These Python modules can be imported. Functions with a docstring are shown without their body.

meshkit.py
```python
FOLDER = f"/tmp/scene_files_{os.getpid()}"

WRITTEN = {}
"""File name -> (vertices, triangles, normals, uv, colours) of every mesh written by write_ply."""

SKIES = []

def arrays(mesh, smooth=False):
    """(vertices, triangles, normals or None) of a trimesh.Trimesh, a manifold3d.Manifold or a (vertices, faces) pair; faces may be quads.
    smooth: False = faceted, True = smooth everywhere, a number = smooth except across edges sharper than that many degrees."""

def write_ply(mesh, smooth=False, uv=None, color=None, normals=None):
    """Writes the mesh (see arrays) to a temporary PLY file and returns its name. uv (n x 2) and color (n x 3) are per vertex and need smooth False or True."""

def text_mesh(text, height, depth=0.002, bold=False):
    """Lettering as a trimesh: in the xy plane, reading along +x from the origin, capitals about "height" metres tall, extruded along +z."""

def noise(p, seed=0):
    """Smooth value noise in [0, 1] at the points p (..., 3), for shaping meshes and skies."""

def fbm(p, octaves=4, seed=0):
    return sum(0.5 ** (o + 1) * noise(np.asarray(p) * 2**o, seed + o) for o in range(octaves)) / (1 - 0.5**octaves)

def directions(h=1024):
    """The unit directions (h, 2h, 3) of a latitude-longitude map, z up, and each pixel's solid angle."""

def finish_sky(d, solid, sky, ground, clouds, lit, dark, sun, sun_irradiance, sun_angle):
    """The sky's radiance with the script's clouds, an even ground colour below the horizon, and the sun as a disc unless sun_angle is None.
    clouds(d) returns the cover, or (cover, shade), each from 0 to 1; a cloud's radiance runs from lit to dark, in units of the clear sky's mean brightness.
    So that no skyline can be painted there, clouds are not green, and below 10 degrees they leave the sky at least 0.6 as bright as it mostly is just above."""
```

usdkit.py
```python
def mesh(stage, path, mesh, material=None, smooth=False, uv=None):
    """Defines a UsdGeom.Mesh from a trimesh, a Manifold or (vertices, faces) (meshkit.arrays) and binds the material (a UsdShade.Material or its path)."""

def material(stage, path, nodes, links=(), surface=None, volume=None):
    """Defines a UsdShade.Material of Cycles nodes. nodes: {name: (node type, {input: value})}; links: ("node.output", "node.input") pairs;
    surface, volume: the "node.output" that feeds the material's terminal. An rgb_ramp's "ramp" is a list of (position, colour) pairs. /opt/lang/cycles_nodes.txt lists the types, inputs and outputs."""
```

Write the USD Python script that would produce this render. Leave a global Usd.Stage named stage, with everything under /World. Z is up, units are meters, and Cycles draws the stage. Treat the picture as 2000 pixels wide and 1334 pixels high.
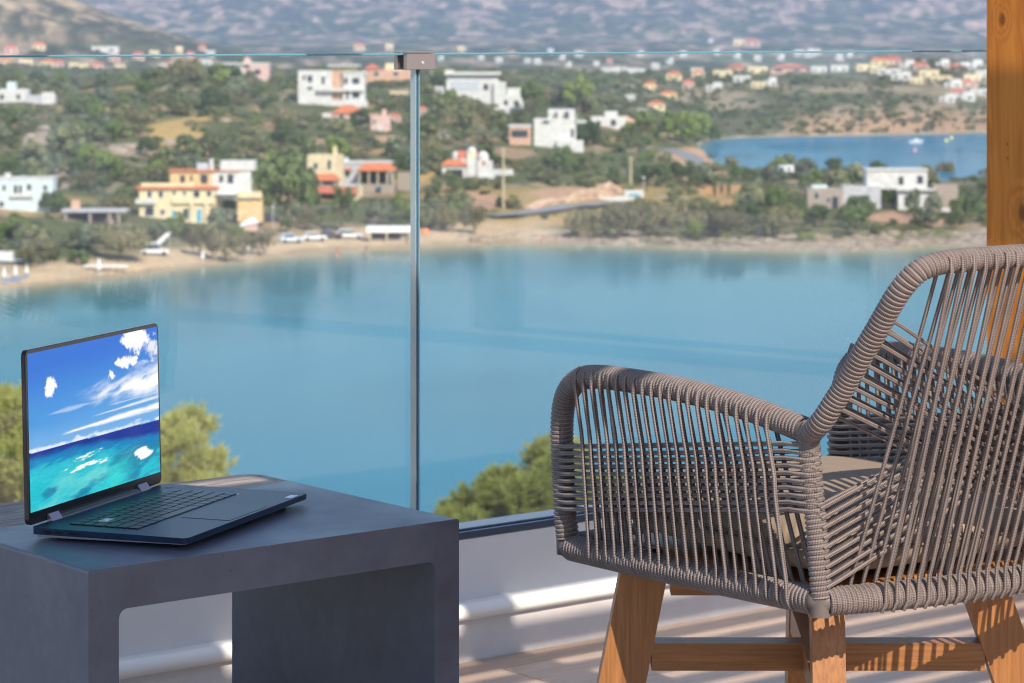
import math, random
import numpy as np, trimesh, usdkit, meshkit
from pxr import Usd, UsdGeom, UsdLux, UsdShade, Gf, Sdf, Vt

stage = Usd.Stage.CreateInMemory()
UsdGeom.SetStageUpAxis(stage, UsdGeom.Tokens.z)
UsdGeom.SetStageMetersPerUnit(stage, 1.0)
WORLD = UsdGeom.Xform.Define(stage, '/World')
stage.SetDefaultPrim(WORLD.GetPrim())
UsdGeom.Scope.Define(stage, '/World/Looks')
rng = np.random.default_rng(7)

# ------------------------------------------------------------------ camera, sky, sun, exposure
EYE, FPX = 1.133, 5300.0            # eye height above the terrace; focal length in pixels of the 2000 px wide photograph
EXPOSURE = 0.95
HAZE = 1.5e-4
cam = UsdGeom.Camera.Define(stage, '/World/camera')
cam.CreateHorizontalApertureAttr(36.0)
cam.CreateVerticalApertureAttr(24.012)
cam.CreateFocalLengthAttr(FPX / 2000 * 36.0)
cam.CreateVerticalApertureOffsetAttr(-599 / 2000 * 36.0)
cam.CreateClippingRangeAttr(Gf.Vec2f(0.05, 60000))
cam.CreateFStopAttr(14.5)
cam.CreateFocusDistanceAttr(3.62)
cam.CreateExposureAttr(EXPOSURE)
cam.AddTranslateOp().Set(Gf.Vec3d(0, 0, EYE))
cam.AddRotateXOp().Set(90.0)

SUN_EL = math.radians(38.0)
SUN_AZ = math.atan2(0.417, -0.909)
SUN = np.array([math.cos(SUN_EL) * math.sin(SUN_AZ), math.cos(SUN_EL) * math.cos(SUN_AZ), math.sin(SUN_EL)])
sun = UsdLux.DistantLight.Define(stage, '/World/sun')
sun.CreateIntensityAttr(0.92)
sun.CreateAngleAttr(0.42)
sun.CreateNormalizeAttr(True)
sun.CreateColorAttr(Gf.Vec3f(1.0, 0.91, 0.79))
_z = SUN; _x = np.cross([0, 0, 1.0], _z); _x /= np.linalg.norm(_x); _y = np.cross(_z, _x)
sun.AddTransformOp().Set(Gf.Matrix4d(*_x, 0, *_y, 0, *_z, 0, 0, 0, 30, 1))
sky_mat = usdkit.material(stage, '/World/Looks/sky', {
    's': ('sky_texture', {'sky_type': 'single_scattering', 'sun_disc': False, 'sun_elevation': float(SUN_EL), 'sun_rotation': float(SUN_AZ), 'altitude': 40.0, 'air_density': 1.0, 'aerosol_density': .35, 'ozone_density': 1.6}),
    'b': ('background_shader', {'strength': 0.125})}, [('s.color', 'b.color')], surface='b.background')
dome = UsdLux.DomeLight.Define(stage, '/World/sky')
dome.GetPrim().SetCustomDataByKey('kind', 'structure')
UsdShade.MaterialBindingAPI.Apply(dome.GetPrim()).Bind(sky_mat)

# ------------------------------------------------------------------ naming, things, parts
_used = {}
def numbered(parent, name):
    k = (parent, name); n = _used.get(k, 0); _used[k] = n + 1
    return f'{parent}/{name}' if n == 0 else f'{parent}/{name}_{n:03d}'
def tag(p, label=None, cat=None, group=None, kind=None):
    p = p.GetPrim() if hasattr(p, 'GetPrim') else p
    for k, v in (('label', label), ('category', cat), ('group', group), ('kind', kind)):
        if v: p.SetCustomDataByKey(k, v)
    return p
class Thing:
    def __init__(s, name, label=None, cat=None, loc=(0, 0, 0), rotz=0.0, group=None, kind=None, scale=None):
        s.path = numbered('/World', name); s.name = name
        s.loc = np.array(loc, float); s.rotz = rotz
        x = UsdGeom.Xform.Define(stage, s.path)
        x.AddTranslateOp().Set(Gf.Vec3d(*map(float, loc)))
        x.AddRotateZOp().Set(math.degrees(rotz))
        x.AddScaleOp().Set(Gf.Vec3f(*([1.0] * 3 if scale is None else map(float, scale))))
        s.prim = x.GetPrim(); tag(s.prim, label, cat, group, kind)
    def world(s, v):                    # world points -> this thing's frame
        v = np.asarray(v, float) - s.loc
        c, n = math.cos(-s.rotz), math.sin(-s.rotz)
        return np.stack([v[:, 0] * c - v[:, 1] * n, v[:, 0] * n + v[:, 1] * c, v[:, 2]], 1)
def arr(mesh):
    if hasattr(mesh, 'to_mesh'):
        m = mesh.to_mesh(); return np.array(m.vert_properties[:, :3], float), np.array(m.tri_verts), None
    if isinstance(mesh, trimesh.Trimesh): return np.array(mesh.vertices), np.array(mesh.faces), None
    if len(mesh) == 3: return mesh
    return np.asarray(mesh[0], float), np.asarray(mesh[1]), None
def put(parent, name, mesh, mat, smooth=False, local=False, label=None, kind=None, col=None):
    """A mesh prim under a Thing (world coordinates unless local) or a prim path."""
    v, f, uv = arr(mesh)
    if isinstance(parent, Thing):
        base = parent.path
        if not local: v = parent.world(v)
    elif parent is None: base = '/World'
    else: base = parent
    path = numbered(base, name)
    m = usdkit.mesh(stage, path, (v, f), MATS[mat] if isinstance(mat, str) else mat, smooth=smooth if uv is None and col is None else bool(smooth), uv=uv)
    if col is not None:
        pv = UsdGeom.PrimvarsAPI(m).CreatePrimvar('col', Sdf.ValueTypeNames.Color3fArray, 'vertex')
        pv.Set(Vt.Vec3fArray.FromNumpy(np.asarray(col, np.float32)))
    if label: m.GetPrim().SetCustomDataByKey('label', label)
    if kind: m.GetPrim().SetCustomDataByKey('kind', kind)
    return path
def child(thing, ppath, name, mesh, mat, smooth=False, local=False, label=None):
    v, f, uv = arr(mesh)
    if not local: v = thing.world(v)
    return put(ppath, name, (v, f, uv), mat, smooth, True, label)
def copy_of(src, label, cat, loc, rotz=0, group=None, scale=1.0):
    p = numbered('/World', src.name)
    x = UsdGeom.Xform.Define(stage, p)
    x.AddTranslateOp().Set(Gf.Vec3d(*map(float, loc)))
    x.AddRotateZOp().Set(math.degrees(rotz))
    x.AddScaleOp().Set(Gf.Vec3f(*([float(scale)] * 3 if np.ndim(scale) == 0 else map(float, scale))))
    tag(x, label, cat, group)
    x.GetPrim().GetReferences().AddInternalReference(src.path)
    x.GetPrim().SetInstanceable(True)
    return p
def cat_(meshes):
    vs, fs, n = [], [], 0
    for m in meshes:
        v, f, _ = arr(m)
        if f.shape[1] == 4: f = np.vstack([f[:, [0, 1, 2]], f[:, [0, 2, 3]]])
        vs.append(v); fs.append(f + n); n += len(v)
    return np.vstack(vs), np.vstack(fs)
def bx(x0, x1, y0, y1, z0, z1, c=0.0):
    """A box, its edges chamfered by c."""
    if c <= 0:
        v = np.array([[x, y, z] for z in (z0, z1) for y in (y0, y1) for x in (x0, x1)], float)
        q = np.array([[0, 2, 3, 1], [4, 5, 7, 6], [0, 1, 5, 4], [2, 6, 7, 3], [0, 4, 6, 2], [1, 3, 7, 5]])
        return v, np.vstack([q[:, [0, 1, 2]], q[:, [0, 2, 3]]])
    lo, hi = np.array([x0, y0, z0], float), np.array([x1, y1, z1], float)
    pts = []
    for sx in (0, 1):
        for sy in (0, 1):
            for sz in (0, 1):
                s = np.array([sx, sy, sz]); p = np.where(s, hi, lo); d = np.where(s, -1, 1) * c
                for k in range(3):
                    q = p + d; q[k] = p[k]; pts.append(q)
    h = trimesh.convex.convex_hull(np.array(pts))
    return np.array(h.vertices), np.array(h.faces)
def xf(mesh, M=None, t=None, rotz=0.0):
    v, f, uv = arr(mesh)
    if rotz:
        c, s = math.cos(rotz), math.sin(rotz); v = v @ np.array([[c, s, 0], [-s, c, 0], [0, 0, 1]])
    if M is not None: v = v @ np.asarray(M).T
    if t is not None: v = v + np.asarray(t, float)
    return (v, f, uv) if uv is not None else (v, f)
def frames(P):
    T = np.gradient(P, axis=0); T /= np.linalg.norm(T, axis=1, keepdims=True) + 1e-12
    a = np.cross(T[0], [0, 0, 1.0] if abs(T[0, 2]) < .9 else [1.0, 0, 0]); a /= np.linalg.norm(a)
    A = np.zeros_like(P)
    for i in range(len(P)):
        a = a - T[i] * (a @ T[i]); a /= np.linalg.norm(a) + 1e-12; A[i] = a
    return T, A, np.cross(T, A)
def resample(P, step):
    P = np.asarray(P, float); L = np.r_[0, np.cumsum(np.linalg.norm(np.diff(P, axis=0), axis=1))]
    n = max(2, int(round(L[-1] / step)) + 1); s = np.linspace(0, L[-1], n)
    return np.stack([np.interp(s, L, P[:, k]) for k in range(3)], 1), s
def spline(P, n=200):
    from scipy.interpolate import PchipInterpolator, CubicSpline
    P = np.asarray(P, float); L = np.r_[0, np.cumsum(np.linalg.norm(np.diff(P, axis=0), axis=1))]
    return PchipInterpolator(L, P)(np.linspace(0, L[-1], n))
def tube(P, r, sides=8, cap=True):
    """A round tube along P with uv = (turn, metres along)."""
    P = np.asarray(P, float); T, A, B = frames(P)
    s = np.r_[0, np.cumsum(np.linalg.norm(np.diff(P, axis=0), axis=1))]
    th = np.linspace(0, 2 * np.pi, sides + 1)
    r = np.broadcast_to(r, (len(P),))
    v = P[:, None] + r[:, None, None] * (np.cos(th)[None, :, None] * A[:, None] + np.sin(th)[None, :, None] * B[:, None])
    uv = np.stack(np.broadcast_arrays(th[None] / 2 / np.pi, s[:, None]), -1)
    k = sides + 1
    i, j = np.meshgrid(np.arange(len(P) - 1), np.arange(sides), indexing='ij')
    q = np.stack([i * k + j, i * k + j + 1, (i + 1) * k + j + 1, (i + 1) * k + j], -1).reshape(-1, 4)
    f = np.vstack([q[:, [0, 1, 2]], q[:, [0, 2, 3]]])
    v, uv = v.reshape(-1, 3), uv.reshape(-1, 2)
    if cap:
        n = len(v); v = np.vstack([v, P[0], P[-1]]); uv = np.vstack([uv, [0, 0], [0, s[-1]]])
        e = (len(P) - 1) * k
        f = np.vstack([f, [[n, j + 1, j] for j in range(sides)], [[n + 1, e + j, e + j + 1] for j in range(sides)]])
    return v, f, uv
def wrapped(P, R=0.0135, rr=0.0032, pitch=0.0064, sides=22, step=0.00125, R2=None):
    """A tube tightly wound with rope: the turns are real ridges; uv = (half turn round the rope, metres along the rope)."""
    P, s = resample(P, step); T, A, B = frames(P)
    th = np.linspace(0, 2 * np.pi, sides + 1)
    phi = s[:, None] / pitch - th[None] / 2 / np.pi
    x = (phi - np.floor(phi) - 0.5) * 2
    Rb = R if R2 is None else np.linspace(R, R2, len(s))[:, None]
    wob = 1 + .05 * np.sin(np.floor(phi) * 2.4) * .3
    r = Rb + rr * np.sqrt(np.maximum(0, 1 - (x * .985) ** 2)) * 1.15 * wob
    v = P[:, None] + r[..., None] * (np.cos(th)[None, :, None] * A[:, None] + np.sin(th)[None, :, None] * B[:, None])
    uv = np.stack([phi * .5, np.broadcast_to(th[None] * (R + rr), phi.shape)], -1)
    k = sides + 1
    i, j = np.meshgrid(np.arange(len(P) - 1), np.arange(sides), indexing='ij')
    q = np.stack([i * k + j, i * k + j + 1, (i + 1) * k + j + 1, (i + 1) * k + j], -1).reshape(-1, 4)
    return v.reshape(-1, 3), np.vstack([q[:, [0, 1, 2]], q[:, [0, 2, 3]]]), uv.reshape(-1, 2)
def lathe(prof, n=16):
    prof = np.asarray(prof, float); th = np.linspace(0, 2 * np.pi, n, endpoint=False)
    v = np.stack([prof[:, None, 0] * np.cos(th), prof[:, None, 0] * np.sin(th), np.broadcast_to(prof[:, None, 1], (len(prof), n))], -1).reshape(-1, 3)
    i, j = np.meshgrid(np.arange(len(prof) - 1), np.arange(n), indexing='ij'); j2 = (j + 1) % n
    q = np.stack([i * n + j, i * n + j2, (i + 1) * n + j2, (i + 1) * n + j], -1).reshape(-1, 4)
    return v, np.vstack([q[:, [0, 1, 2]], q[:, [0, 2, 3]]])
def prism(poly, z0, z1):
    """Extrude a simple polygon (list of xy) from z0 to z1."""
    from shapely.geometry import Polygon
    m = trimesh.creation.extrude_polygon(Polygon(poly), z1 - z0, engine='earcut'); m.apply_translation([0, 0, z0]); return m
def rounded_rect(w, h, r, n=5):
    out = []
    for cx, cy, a0 in ((w - r, r, -90), (w - r, h - r, 0), (r, h - r, 90), (r, r, 180)):
        for a in np.radians(np.linspace(a0, a0 + 90, n)): out.append((cx + r * math.cos(a), cy + r * math.sin(a)))
    return out
def grid_faces(n, m):
    i, j = np.meshgrid(np.arange(n - 1), np.arange(m - 1), indexing='ij')
    q = np.stack([i * m + j, (i + 1) * m + j, (i + 1) * m + j + 1, i * m + j + 1], -1).reshape(-1, 4)
    return np.vstack([q[:, [0, 1, 2]], q[:, [0, 2, 3]]])

# ------------------------------------------------------------------ materials
MATS = {}
def M(name, nodes, links, surface='p.BSDF', **k):
    MATS[name] = usdkit.material(stage, f'/World/Looks/{name}', nodes, links, surface=surface, **k)
def plain(name, c, rough=.6, spec=.4, metal=0.0, var=.12, scale=6.0, bump=0.0, extra=None):
    """A plain surface with slight mottling in colour (and relief)."""
    c = np.array(c, float)
    n = {'tc': ('texture_coordinate', {}), 'n': ('noise_texture', {'scale': scale, 'detail': 5.0, 'roughness': .6}),
         'r': ('rgb_ramp', {'ramp': [(.3, tuple(c * (1 - var))), (.7, tuple(np.minimum(c * (1 + var), .95)))]}),
         'p': ('principled_bsdf', {'roughness': rough, 'specular_ior_level': spec, 'metallic': metal, **(extra or {})})}
    l = [('tc.object', 'n.vector'), ('n.fac', 'r.fac'), ('r.color', 'p.base_color')]
    if bump:
        n['n2'] = ('noise_texture', {'scale': scale * 6, 'detail': 4.0}); n['b'] = ('bump', {'strength': bump, 'distance': .002})
        l += [('tc.object', 'n2.vector'), ('n2.fac', 'b.height'), ('b.normal', 'p.normal')]
    M(name, n, l)
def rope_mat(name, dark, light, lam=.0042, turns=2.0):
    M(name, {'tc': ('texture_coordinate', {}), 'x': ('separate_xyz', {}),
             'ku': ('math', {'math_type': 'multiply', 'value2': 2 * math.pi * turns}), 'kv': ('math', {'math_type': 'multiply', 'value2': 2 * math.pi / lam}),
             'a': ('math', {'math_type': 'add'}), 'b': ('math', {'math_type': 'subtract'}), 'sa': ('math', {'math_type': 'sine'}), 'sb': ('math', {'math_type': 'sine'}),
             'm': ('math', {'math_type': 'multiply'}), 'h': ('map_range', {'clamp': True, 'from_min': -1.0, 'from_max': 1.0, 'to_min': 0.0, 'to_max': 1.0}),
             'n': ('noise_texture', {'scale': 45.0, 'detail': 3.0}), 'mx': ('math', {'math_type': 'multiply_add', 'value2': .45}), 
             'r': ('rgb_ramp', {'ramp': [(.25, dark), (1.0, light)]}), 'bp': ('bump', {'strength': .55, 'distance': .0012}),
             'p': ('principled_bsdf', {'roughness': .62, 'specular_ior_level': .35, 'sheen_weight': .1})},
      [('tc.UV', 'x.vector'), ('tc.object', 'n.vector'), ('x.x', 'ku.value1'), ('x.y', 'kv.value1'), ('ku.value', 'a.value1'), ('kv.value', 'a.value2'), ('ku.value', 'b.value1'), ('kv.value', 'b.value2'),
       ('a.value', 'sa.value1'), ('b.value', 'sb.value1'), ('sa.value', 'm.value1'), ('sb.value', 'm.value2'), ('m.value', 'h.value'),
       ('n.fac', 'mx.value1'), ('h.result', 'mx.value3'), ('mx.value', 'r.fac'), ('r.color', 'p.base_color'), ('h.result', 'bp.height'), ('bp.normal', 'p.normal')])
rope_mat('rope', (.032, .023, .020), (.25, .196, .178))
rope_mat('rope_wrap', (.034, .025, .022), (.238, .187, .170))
def wood(name, dark, light, rough=.45, axis=2, scale=1.0, spec=.4, rings=.16, stretch=14.0, rot=0.0, dist=1.2):
    """Grain runs along the object's axis (turned by rot about z)."""
    sc = [stretch * scale] * 3; sc[axis] = 1.0 * scale
    sf = [90.0 * scale] * 3; sf[axis] = 2.2 * scale
    n = {'tc': ('texture_coordinate', {}), 'vr': ('vector_rotate', {'rotate_type': 'z_axis', 'angle': rot}), 'm': ('mapping', {'scale': tuple(sc)}), 'mf': ('mapping', {'scale': tuple(sf)}),
         'n': ('noise_texture', {'scale': 1.6, 'detail': 3.0, 'distortion': dist}), 'w': ('math', {'math_type': 'multiply', 'value2': 34.0}), 's': ('math', {'math_type': 'sine'}),
         'f': ('noise_texture', {'scale': 1.5, 'detail': 5.0, 'roughness': .7}), 'a': ('math', {'math_type': 'multiply', 'value2': rings}), 'ad': ('math', {'math_type': 'add'}),
         'b2': ('math', {'math_type': 'multiply_add', 'value2': .85, 'value3': .02}),
         'r': ('rgb_ramp', {'ramp': [(.15, dark), (.75, light)]}), 'bp': ('bump', {'strength': .25, 'distance': .001}),
         'p': ('principled_bsdf', {'roughness': rough, 'specular_ior_level': spec})}
    l = [('tc.object', 'vr.vector'), ('vr.vector', 'm.vector'), ('vr.vector', 'mf.vector'), ('m.vector', 'n.vector'), ('mf.vector', 'f.vector'), ('n.fac', 'w.value1'), ('w.value', 's.value1'), ('s.value', 'a.value1'),
         ('f.fac', 'b2.value1'), ('a.value', 'ad.value1'), ('b2.value', 'ad.value2'), ('ad.value', 'r.fac'), ('r.color', 'p.base_color'), ('f.fac', 'bp.height'), ('bp.normal', 'p.normal')]
    M(name, n, l)
wood('post_wood', (.26, .085, .012), (.56, .235, .048), rough=.36, axis=2, scale=.9, spec=.45, rings=.13, stretch=11.0, dist=2.0)
def knots(name, pts):
    """Knots: dark oval eyes on a wooden face at given places of the object."""
    n = {'tc': ('texture_coordinate', {}), 'm': ('mapping', {'scale': (10.0, 10.0, .9)}), 'mf': ('mapping', {'scale': (80.0, 80.0, 2.0)}), 'n': ('noise_texture', {'scale': 1.6, 'detail': 3.0, 'distortion': 1.6}), 'f': ('noise_texture', {'scale': 1.5, 'detail': 5.0, 'roughness': .7}),
         'w': ('math', {'math_type': 'multiply', 'value2': 30.0}), 's': ('math', {'math_type': 'sine'}), 'a': ('math', {'math_type': 'multiply', 'value2': .085}), 'b2': ('math', {'math_type': 'multiply_add', 'value2': .62, 'value3': .15}), 'ad': ('math', {'math_type': 'add'}),
         'r': ('rgb_ramp', {'ramp': [(.12, (.30, .085, .009)), (.5, (.52, .175, .024)), (.82, (.68, .28, .048))]}), 'p': ('principled_bsdf', {'roughness': .42, 'specular_ior_level': .22})}
    l = [('tc.object', 'm.vector'), ('tc.object', 'mf.vector'), ('m.vector', 'n.vector'), ('mf.vector', 'f.vector'), ('w.value', 's.value1'), ('s.value', 'a.value1'), ('f.fac', 'b2.value1'), ('a.value', 'ad.value1'), ('b2.value', 'ad.value2'), ('ad.value', 'r.fac')]
    warp = 'n.fac'; colr = 'r.color'
    for i, (x, y, z, r) in enumerate(pts):
        n.update({f'o{i}': ('vector_math', {'math_type': 'subtract', 'vector2': (x, y, z)}), f'q{i}': ('vector_math', {'math_type': 'multiply', 'vector2': (1.0, 1.0, .62)}), f'd{i}': ('vector_math', {'math_type': 'length'}),
                  f'e{i}': ('map_range', {'clamp': True, 'range_type': 'smoothstep', 'from_min': 0.0, 'from_max': r * 3.2, 'to_min': .55, 'to_max': 0.0}), f'g{i}': ('math', {'math_type': 'add'}),
                  f'k{i}': ('map_range', {'clamp': True, 'range_type': 'smoothstep', 'from_min': r * .35, 'from_max': r * 1.1, 'to_min': .72, 'to_max': 0.0}), f'c{i}': ('mix_color', {'b': (.085, .028, .006)})})
        l += [('tc.object', f'o{i}.vector1'), (f'o{i}.vector', f'q{i}.vector1'), (f'q{i}.vector', f'd{i}.vector1'), (f'd{i}.value', f'e{i}.value'), (warp, f'g{i}.value1'), (f'e{i}.result', f'g{i}.value2'), (f'd{i}.value', f'k{i}.value'), (f'k{i}.result', f'c{i}.fac'), (colr, f'c{i}.a')]
        warp, colr = f'g{i}.value', f'c{i}.result'
    l += [(warp, 'w.value1'), (colr, 'p.base_color')]
    M(name, n, l)
knots('post_knotty', [(-.07, .024, 1.165, .011), (-.07, -.03, .765, .016), (-.07, .010, .905, .003), (-.07, .009, .876, .003), (-.07, .05, .68, .006)])
wood('oak_up', (.17, .060, .017), (.42, .180, .056), rough=.45, axis=2, scale=2.2, rings=.05, dist=.2)
wood('oak_x', (.17, .060, .017), (.42, .180, .056), rough=.45, axis=0, scale=2.2, rings=.05, dist=.2)
wood('oak_base', (.17, .060, .017), (.42, .180, .056), rough=.45, axis=0, scale=2.2, rings=.05, dist=.2, rot=math.atan2(.558, .83))
wood('oak_y', (.17, .060, .017), (.42, .180, .056), rough=.45, axis=1, scale=2.2, rings=.05, dist=.2, rot=math.atan2(.558, .83))
wood('grey_wood', (.13, .10, .085), (.42, .35, .30), rough=.7, axis=0, scale=1.6)
M('concrete', {'tc': ('texture_coordinate', {}), 'n': ('noise_texture', {'scale': 5.0, 'detail': 6.0, 'roughness': .65}), 'n2': ('noise_texture', {'scale': 38.0, 'detail': 4.0}), 'v': ('voronoi_texture', {'scale': 42.0}), 'pit': ('map_range', {'clamp': True, 'from_min': .03, 'from_max': .075, 'to_min': .45, 'to_max': 1.0}),
               'ad': ('math', {'math_type': 'multiply_add', 'value2': .35}), 'r': ('rgb_ramp', {'ramp': [(.45, (.056, .061, .086)), (.68, (.082, .088, .120)), (.9, (.110, .115, .145))]}), 'mu': ('mix_color', {'blend_type': 'multiply', 'fac': 1.0}), 'rr': ('map_range', {'clamp': True, 'from_min': .3, 'from_max': .7, 'to_min': .34, 'to_max': .56}), 'b': ('bump', {'strength': .25, 'distance': .002}), 'p': ('principled_bsdf', {'specular_ior_level': .55})},
  [('tc.object', 'n.vector'), ('tc.object', 'n2.vector'), ('tc.object', 'v.vector'), ('v.distance', 'pit.value'), ('n2.fac', 'ad.value1'), ('n.fac', 'ad.value3'), ('ad.value', 'r.fac'), ('r.color', 'mu.a'), ('pit.result', 'mu.b'), ('mu.result', 'p.base_color'), ('n.fac', 'rr.value'), ('rr.result', 'p.roughness'), ('n2.fac', 'b.height'), ('b.normal', 'p.normal')])
plain('render_white', (.60, .575, .56), .75, .3, var=.05, scale=3, bump=.1)
plain('ledge_stone', (.74, .71, .66), .4, .5, var=.04, scale=5)
plain('skirting', (.55, .505, .485), .45, .45, var=.07, scale=9)
for _i, _c in enumerate([(.50, .355, .26), (.45, .31, .225), (.54, .39, .295)]):
    wood(f'tile_{"abc"[_i]}', tuple(np.array(_c) * .84), tuple(np.array(_c) * 1.12), rough=.42, axis=0, scale=1.3, spec=.45)
plain('grout', (.72, .68, .63), .8, .2)
plain('rail_dark', (.012, .025, .055), .3, .6, var=.05)
plain('steel_brown', (.36, .30, .29), .32, .5, metal=.75, var=.03)
plain('chrome', (.46, .52, .58), .10, .7, metal=.35, var=.02)
plain('cushion', (.275, .205, .145), .85, .2, var=.05, scale=30, bump=.15)
plain('piping', (.20, .145, .10), .8, .2, var=.05)
plain('leather', (.12, .097, .088), .45, .4, var=.06, scale=20)
plain('laptop_deck', (.005, .019, .050), .40, .20, var=.2, scale=25, bump=.05)
plain('laptop_key', (.010, .012, .017), .42, .45, var=.1)
plain('laptop_black', (.006, .006, .008), .18, .55, var=.05)
plain('laptop_lid', (.028, .022, .030), .3, .5, metal=.4, var=.05)
plain('laptop_silver', (.30, .29, .36), .36, .5, metal=.9, var=.03)
plain('laptop_pad', (.004, .015, .040), .38, .18, var=.1)
plain('sticker', (.62, .68, .75), .4, .4, var=.03)
plain('legend', (.75, .75, .72), .5, .3, var=.02)
plain('rubber', (.01, .01, .01), .8, .2)
M('glass', {'t': ('transparent_bsdf', {'color': (.968, .985, .982)}), 'g': ('glossy_bsdf', {'roughness': 0.0, 'color': (1, 1, 1)}), 'f': ('layer_weight', {'blend': .5}), 'pw': ('math', {'math_type': 'power', 'value2': 5.0}), 'ma': ('math', {'math_type': 'multiply_add', 'value2': .60, 'value3': .040}), 'm': ('mix_closure', {}),
            'tc': ('texture_coordinate', {}), 'n': ('noise_texture', {'scale': 260.0, 'detail': 1.0}), 's': ('map_range', {'clamp': True, 'from_min': .80, 'from_max': .85, 'to_min': 0.0, 'to_max': .30}), 'n2': ('noise_texture', {'scale': 2.2, 'detail': 4.0}), 's2': ('map_range', {'clamp': True, 'from_min': .35, 'from_max': .75, 'to_min': .000, 'to_max': .007}), 'ad': ('math', {'math_type': 'add'}), 'd': ('diffuse_bsdf', {'color': (.85, .84, .80)}), 'mm': ('mix_closure', {})},
  [('f.facing', 'pw.value1'), ('pw.value', 'ma.value1'), ('ma.value', 'm.fac'), ('t.BSDF', 'm.closure1'), ('g.BSDF', 'm.closure2'), ('tc.object', 'n.vector'), ('tc.object', 'n2.vector'), ('n.fac', 's.value'), ('n2.fac', 's2.value'), ('s.result', 'ad.value1'), ('s2.result', 'ad.value2'), ('ad.value', 'mm.fac'), ('m.closure', 'mm.closure1'), ('d.BSDF', 'mm.closure2')], surface='mm.closure')
M('glass_edge', {'p': ('principled_bsdf', {'base_color': (.15, .38, .46), 'roughness': .12, 'specular_ior_level': .8, 'transmission_weight': .35})}, [])
M('glass_end', {'p': ('principled_bsdf', {'base_color': (.008, .035, .042), 'roughness': .08, 'specular_ior_level': .8})}, [])
M('glass_lit', {'p': ('principled_bsdf', {'base_color': (.30, .52, .66), 'roughness': .1, 'specular_ior_level': .9})}, [])  # pale blue: the brightness of lit glass edges put into the colour
M('screen', {'a': ('attribute', {'attribute': 'col'}), 'e': ('emission', {'strength': 1.0 / 2 ** EXPOSURE}), 'g': ('glossy_bsdf', {'roughness': .05, 'color': (.04, .04, .04)}), 'm': ('add_closure', {})},
  [('a.color', 'e.color'), ('e.emission', 'm.closure1'), ('g.BSDF', 'm.closure2')], surface='m.closure')
# ------------------------------------------------------------------ terrace: wall frame (t along the parapet, n towards the house)
O = np.array([-0.0933, 4.9, 0.0]); T_ = np.array([.7796, .6262, 0]); N_ = np.array([.6262, -.7796, 0])
WROT = math.atan2(T_[1], T_[0])
def TN(t, n, z): return O + t * T_ + n * N_ + np.array([0, 0, z])
MW = np.stack([T_, -N_, [0, 0, 1.0]], 1)                 # columns: local x = t, local y = -n, z
def wbox(t0, t1, n0, n1, z0, z1, c=0.0): return xf(bx(t0, t1, -n1, -n0, z0, z1, c), M=MW, t=O)
def W_thing(name, label, cat, t, n, z=0.0, **k): return Thing(name, label, cat, loc=TN(t, n, z), rotz=WROT, **k)

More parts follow.
